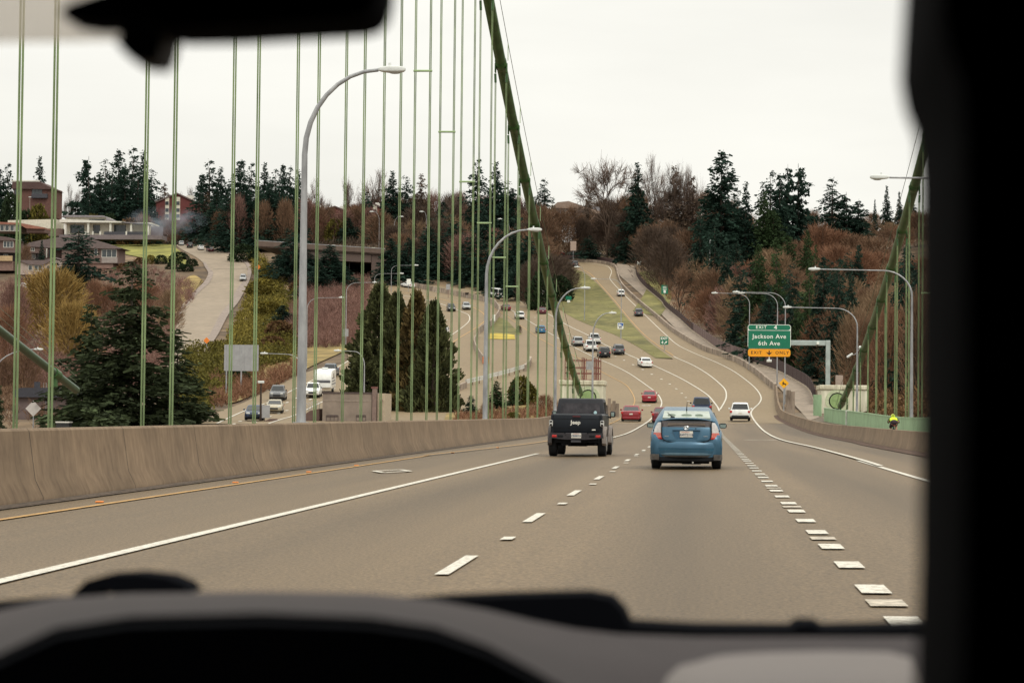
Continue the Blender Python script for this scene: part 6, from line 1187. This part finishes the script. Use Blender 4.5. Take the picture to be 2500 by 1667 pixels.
# ================================================================== CYCLIST
def cyclist():
    q = P(2182, 1040, 121); g = Vector((q.x, q.y, H(q.x, q.y)+.03))
    t = thing('bicycle', 'bicycle ridden by the hi-vis cyclist behind the right barrier', 'bicycle', g); dk = M('bike_black', (.02,.02,.022))
    for y in (-.5, .52):
        b = MB(); b.tube([(0, y+.335*math.cos(a), .34+.335*math.sin(a)) for a in np.linspace(0, 2*PI, 29)], .018, 6); w_ = b.build('wheel', tyre_m, t, 60)
        b = MB()
        for k in range(10): a = PI*k/10; b.tube([(0, y+.33*math.cos(a), .34+.33*math.sin(a)), (0, y-.33*math.cos(a), .34-.33*math.sin(a))], .003, 3)
        b.build('spokes', rim_m, w_)
    b = MB()
    for a, c in (((0,-.5,.34),(0,-.05,.30)), ((0,-.05,.30),(0,-.2,.86)), ((0,-.2,.80),(0,.38,.86)), ((0,-.05,.30),(0,.38,.80)), ((0,-.5,.34),(0,-.18,.78)), ((0,.36,.92),(0,.52,.34))): b.tube([a, c], .02, 7)
    b.build('frame', dk, t, 60)
    b = MB(); b.rbox(-.07, .07, -.33, -.06, .88, .93, .02); b.build('saddle', dk, t); b = MB(); b.tube([(-.22,.42,.98),(-.21,.36,1.02),(0,.37,1.0),(.21,.36,1.02),(.22,.42,.98)], .014, 7); b.build('handlebar', dk, t, 60)
    b = MB(); b.tube([(-.17,-.05,.14),(-.09,-.05,.14),(-.09,-.05,.30),(.09,-.05,.30),(.09,-.05,.46),(.17,-.05,.46)], .013, 6); b.build('crank', dk, t)
    b = MB(); b.rbox(-.03, .03, -.36, -.33, .80, .85, .01); b.build('rear_lamp', redl, t)
    pr = thing('person', 'cyclist in hi-vis yellow top and helmet, dark shorts, leaning forward away from us', 'person', g)
    def ln(p, m=39):
        a = math.radians(m)*min(max((p[2]-.95)/.25, 0), 1); dy, dz = p[1]+.2, p[2]-.98; return (p[0], -.2+dy*math.cos(a)+dz*math.sin(a), .98-dy*math.sin(a)+dz*math.cos(a))
    # one skinned body: pelvis first
    V = [(0,-.2,.98),(0,-.12,1.15),(0,.0,1.33),(0,.06,1.43),(0,.10,1.50),(0,.13,1.58),(0,.14,1.66)]; R = [(.16,.13),(.155,.115),(.17,.12),(.14,.10),(.062,.062),(.085,.10),(.08,.095)]; E = [(0,1),(1,2),(2,3),(3,4),(4,5),(5,6)]
    for s in (-1, 1):
        n = len(V); V += [(s*.19,.06,1.40),(s*.27,.06,1.22),(s*.235,.34,1.05),(s*.215,.41,1.02)]; R += [(.07,.07),(.052,.052),(.04,.04),(.03,.034)]; E += [(3,n),(n,n+1),(n+1,n+2),(n+2,n+3)]
        m = n+3
        for k in range(5):
            a = len(V); x = s*(.24-.016*k) if k < 4 else s*.19; V += [(x,.445,1.035-.005*k),(x,.47,1.01),(x,.455,.985)] if k < 4 else [(x,.43,1.0),(x-s*.01,.455,.985),(x-s*.01,.465,.97)]; R += [(.0095,.0095),(.009,.009),(.0075,.0075)]; E += [(m,a),(a,a+1),(a+1,a+2)]
        n = len(V); kn = (.16, .10, .72) if s < 0 else (.13, .12, .86); V += [(s*.09,-.2,.92),(s*kn[0],kn[1],kn[2]),(s*.13,-.06,.36 if s < 0 else .58),(s*.13,-.08,.20 if s < 0 else .50),(s*.13,.06,.165 if s < 0 else .475)]; R += [(.105,.105),(.065,.065),(.05,.05),(.042,.042),(.04,.035)]; E += [(0,n),(n,n+1),(n+1,n+2),(n+2,n+3),(n+3,n+4)]
    V = [ln(p) if i < 7 else p for i, p in enumerate(V)]
    for i in [k for k, p in enumerate(V) if k > 6 and abs(abs(p[0])-.19) < .001 and p[2] == 1.40 or k > 6 and p[2] == 1.22]: V[i] = ln(V[i])
    me = bpy.data.meshes.new('body'); me.from_pydata(V, E, []); o = link('body', me, pr); skin_ = M('skin', (.42,.22,.15), var=.1, rough=.6); me.materials.append(skin_)
    md = o.modifiers.new('skin', 'SKIN'); md.use_smooth_shade = True; sv = me.skin_vertices[0].data
    for i, r in enumerate(R): sv[i].radius = r
    sv[0].use_root = True; ss = o.modifiers.new('sub', 'SUBSURF'); ss.levels = ss.render_levels = 1
    hv = M('hi_vis', (.62,.80,.015), var=.12, scale=6, rough=.7); dkc = M('dark_shorts', (.035,.022,.028), var=.2, rough=.8)
    def ov(c, d, rx, ry): return [(c[0]+rx*math.cos(a), c[1]+ry*math.sin(a)*d[1], c[2]+ry*math.sin(a)*d[2]) for a in np.linspace(0, 2*PI, 17)[:-1]]
    b = MB(); b.loft([ov((0,-.17,1.06),(0,.9,-.35),.185,.15), ov((0,-.10,1.19),(0,.9,-.4),.19,.145), ov((0,.0,1.34),(0,.9,-.4),.215,.145), ov((0,.045,1.42),(0,.9,-.4),.205,.125), ov((0,.08,1.475),(0,.9,-.4),.11,.09)]); b.v = [ln(p) for p in b.v]; b.build('jersey', hv, pr, 60)
    for s in (-1, 1):
        b = MB(); b.tube([ln((s*.17,.05,1.41)),ln((s*.225,.055,1.33)),ln((s*.27,.06,1.22)),(s*.255,.33,1.08),(s*.237,.35,1.05)], [.085,.078,.064,.058,.05], 10); b.build('sleeve', M('dark_sleeve', (.06,.075,.03), var=.3) if True else hv, pr, 60)
        b = MB(); kn = (.16,.10,.72) if s < 0 else (.13,.12,.86); b.tube([(s*.085,-.2,.95),(s*(.085+kn[0])/2,-.05,(.95+kn[2])/2),(s*kn[0],kn[1]-.02,kn[2]+.03)], [.125,.105,.08], 10); b.build('shorts_leg', dkc, pr, 60)
    b = MB(); b.ell((0,-.2,.99), .185, .165, .15, 14, 8); b.build('shorts', dkc, pr, 60)
    HD = Vector(ln((0,.14,1.66)))-Vector((0,.135,1.655))+Vector((0,.02,.03))
    def hx(b): b.v = [tuple(Vector(p)+HD) for p in b.v]; return b
    b = MB(); b.ell((0,.135,1.655), .112, .15, .105, 16, 9); hx(b); hm = b.build('helmet', M('helmet_yellow', (.60,.75,.05), var=.15, rough=.4), pr, 60)
    for x in (-.045, 0, .045): b = MB(); b.rbox(x-.012, x+.012, -.02, .06, 1.66, 1.745 if x == 0 else 1.73, .008); hx(b).build('vent', blk, hm)
    b = MB(); b.rbox(-.035, .035, -.03, .05, 1.60, 1.64, .01); hx(b).build('strap', blk, hm)
    for s in (-1, 1): b = MB(); b.ell((s*.088,.14,1.585), .014, .028, .036); hx(b).build('ear', skin_, pr, 60)
    b = MB(); b.ell((0,.235,1.575), .016, .02, .022); hx(b).build('nose', skin_, pr, 60)
    b = MB(); b.rbox(-.065, .065, .20, .235, 1.595, 1.625, .012); hx(b).build('glasses', blk, pr); b = MB(); b.rbox(-.025, .025, .215, .228, 1.53, 1.54, .004); hx(b).build('mouth', M('lips', (.30,.11,.09)), pr)
cyclist()
# ================================================================== INSIDE THE CAR WE RIDE IN
def interior():
    t = thing('car_interior', 'dark out-of-focus inside of our own car: dashboard, mirror and headrest', 'car interior', (0, .9, 1.0))
    off = t.location
    dk = M('interior_black', (.004,.0045,.006), var=.2, rough=.95, spec=.02); dash = M('dashboard_plastic', (.018,.0105,.011), var=.15, scale=40, rough=.6, spec=.12)
    def L2(v): return Vector(v)-off
    def pp(px, py, Y): return L2(P(px*DS, py*DS, Y))
    def slab(name, outline, Y, th, mat, parent=t, sm=None, bev=.004):      # real thickness behind the outline
        b = MB(); fr = [pp(x, y, Y) for x, y in outline]; c = sum(fr, Vector())/len(fr)
        rings = [[p+(c-p)*.015+Vector((0,0,0)) for p in fr], [p-Vector((0, bev, 0)) for p in fr], [p-Vector((0, th-bev, 0)) for p in fr], [p+(c-p)*.015-Vector((0, th, 0)) for p in fr]]; b.loft(rings); return b.build(name, mat, parent, 50)
    # headrest and seat edge of the front passenger seat
    slab('headrest', [(2082,-260),(2075,0),(2068,110),(2064,190),(2075,250),(2102,320),(2108,420),(2110,900),(2108,1300),(2102,1480),(2098,1800),(3400,1800),(3400,-260)], .80, .14, dk)
    # instrument hood and dashboard top: long curved loft across the car
    def dashloft(name, prof, Ys, mat, parent=t):
        xs = [p[0] for p in prof[0]]; b = MB(); rings = []
        for pr_, Y in zip(prof, Ys): rings.append([pp(x, y, Y) for x, y in pr_])
        b.loft(rings, caps=False, close=False); return b.build(name, mat, parent, 70)
    top = [(-500,1520),(-200,1440),(0,1400),(130,1372),(300,1362),(600,1358),(850,1362),(1000,1378),(1120,1400),(1220,1424),(1320,1444),(1420,1456),(1600,1462),(1900,1462),(2400,1462),(3000,1462)]
    mid = [(-500,1640),(-200,1520),(0,1448),(130,1406),(300,1386),(600,1380),(850,1388),(1000,1408),(1120,1446),(1220,1490),(1320,1530),(1420,1560),(1600,1610),(1900,1640),(2400,1660),(3000,1670)]
    low = [(-500,1780),(-200,1600),(0,1500),(130,1440),(300,1414),(600,1406),(850,1416),(1000,1438),(1120,1482),(1220,1535),(1320,1594),(1420,1660),(1600,1780),(1900,1850),(2400,1870),(3000,1890)]
    bot = [(x, y+700) for x, y in low]
    far_ = [(x, y+40) for x, y in top]
    dashloft('dashboard', [[(x, y+260) for x, y in top], far_, top, mid, low, [(x, y+60) for x, y in low], bot], [1.95, 1.72, 1.60, 1.36, 1.22, 1.25, 1.25], dash)
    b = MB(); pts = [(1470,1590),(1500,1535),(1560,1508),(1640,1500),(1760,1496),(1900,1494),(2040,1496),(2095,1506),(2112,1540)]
    b.loft([[pp(x, y+30, 1.56) for x, y in pts], [pp(x, y, 1.55) for x, y in pts], [pp(x, y+60, 1.36) for x, y in pts], [pp(x, y+190, 1.15) for x, y in pts], [pp(x, y+330, 1.14) for x, y in pts]], False, False); b.build('dash_sky_sheen', M('sky_sheen', (.10,.078,.068), var=.1, rough=.45, spec=.3), t, 70)  # added paler piece: sky reflection on the dash put into its colour
    b = MB(); hd = [(x, y) for x, y in low if x < 1500]; hd2 = [(x, y+14) for x, y in hd]; hd3 = [(x, y+900) for x, y in hd]
    b.loft([[pp(x, y, 1.215) for x, y in hd2], [pp(x, y+10, 1.20) for x, y in hd2], [pp(x, y, 1.205) for x, y in hd3]], False, False); b.build('instrument_hood', dk, t, 60)
    slab('windscreen_ledge', [(-200,1402),(0,1378),(120,1368),(900,1372),(1040,1362),(1180,1356),(1360,1352),(1412,1362),(1440,1392),(1452,1420),(1600,1428),(1820,1430),(1835,1418),(1870,1418),(1885,1430),(2400,1418),(2400,1500),(-200,1500)], 1.75, .05, dk)
    slab('wiper_hub', [(185,1378),(200,1350),(225,1325),(270,1312),(340,1308),(410,1316),(450,1332),(468,1352),(440,1362),(380,1365),(300,1362),(272,1345),(255,1352),(245,1375)], 1.78, .04, dk)
    # mirror with its sensor housing
    mr_ = slab('rear_view_mirror', [(385,-220),(392,80),(400,100),(430,106),(560,104),(720,95),(840,88),(878,78),(898,54),(908,16),(910,-220)], 1.0, .05, dk)
    slab('mirror_arm', [(178,54),(196,36),(260,14),(330,-6),(420,-40),(420,80),(330,76),(240,78),(190,70)], 1.03, .03, dk, mr_)
    slab('sensor', [(312,60),(436,60),(428,90),(414,105),(406,140),(392,168),(346,166),(326,150),(303,122),(314,100)], 1.01, .03, M('sensor_grey', (.02,.016,.018)), mr_)
    # the closed cabin round us keeps the sky off
    b = MB(); b.box(-.95, .75, -1.4, .95, 1.86, 1.90); sh = MB(); b.v = [tuple(L2(v)) for v in b.v]; b.build('roof', dk, t)
    for nm, bx in (('side_wall', (-1.0,-.95,-1.4,.9,.2,1.9)), ('side_wall', (.75,.80,-1.4,.9,.2,1.9)), ('rear_wall', (-1.0,.8,-1.45,-1.4,.2,1.9)), ('floor', (-1.0,.8,-1.4,1.2,.15,.2))):
        b = MB(); b.box(*bx); b.v = [tuple(L2(v)) for v in b.v]; b.build(nm, dk, t)
    # tinted strip at the top of the windscreen, seen through
    m = bpy.data.materials.new('tinted_strip'); m.use_nodes = True; n = m.node_tree.nodes; l = m.node_tree.links.new; pb = n['Principled BSDF']; pb.inputs['Base Color'].default_value = (.70,.64,.55,1); pb.inputs['Roughness'].default_value = .4; z = n.new('ShaderNodeTexNoise'); z.inputs['Scale'].default_value = 6
    rp_ = n.new('ShaderNodeMapRange'); rp_.inputs[3].default_value, rp_.inputs[4].default_value = .45, .6; l(z.outputs[0], rp_.inputs[0]); tr = n.new('ShaderNodeBsdfTransparent'); tl = n.new('ShaderNodeBsdfTranslucent'); tl.inputs[0].default_value = (.62,.56,.48,1); ms = n.new('ShaderNodeMixShader'); l(rp_.outputs[0], ms.inputs[0]); l(tr.outputs[0], ms.inputs[1]); l(tl.outputs[0], ms.inputs[2]); l(ms.outputs[0], n['Material Output'].inputs[0])
    slab('tinted_strip', [(-2200,-260),(-2200,120),(-300,104),(0,100),(160,98),(330,94),(330,-260)], 1.12, .004, m, bev=.001)
interior()
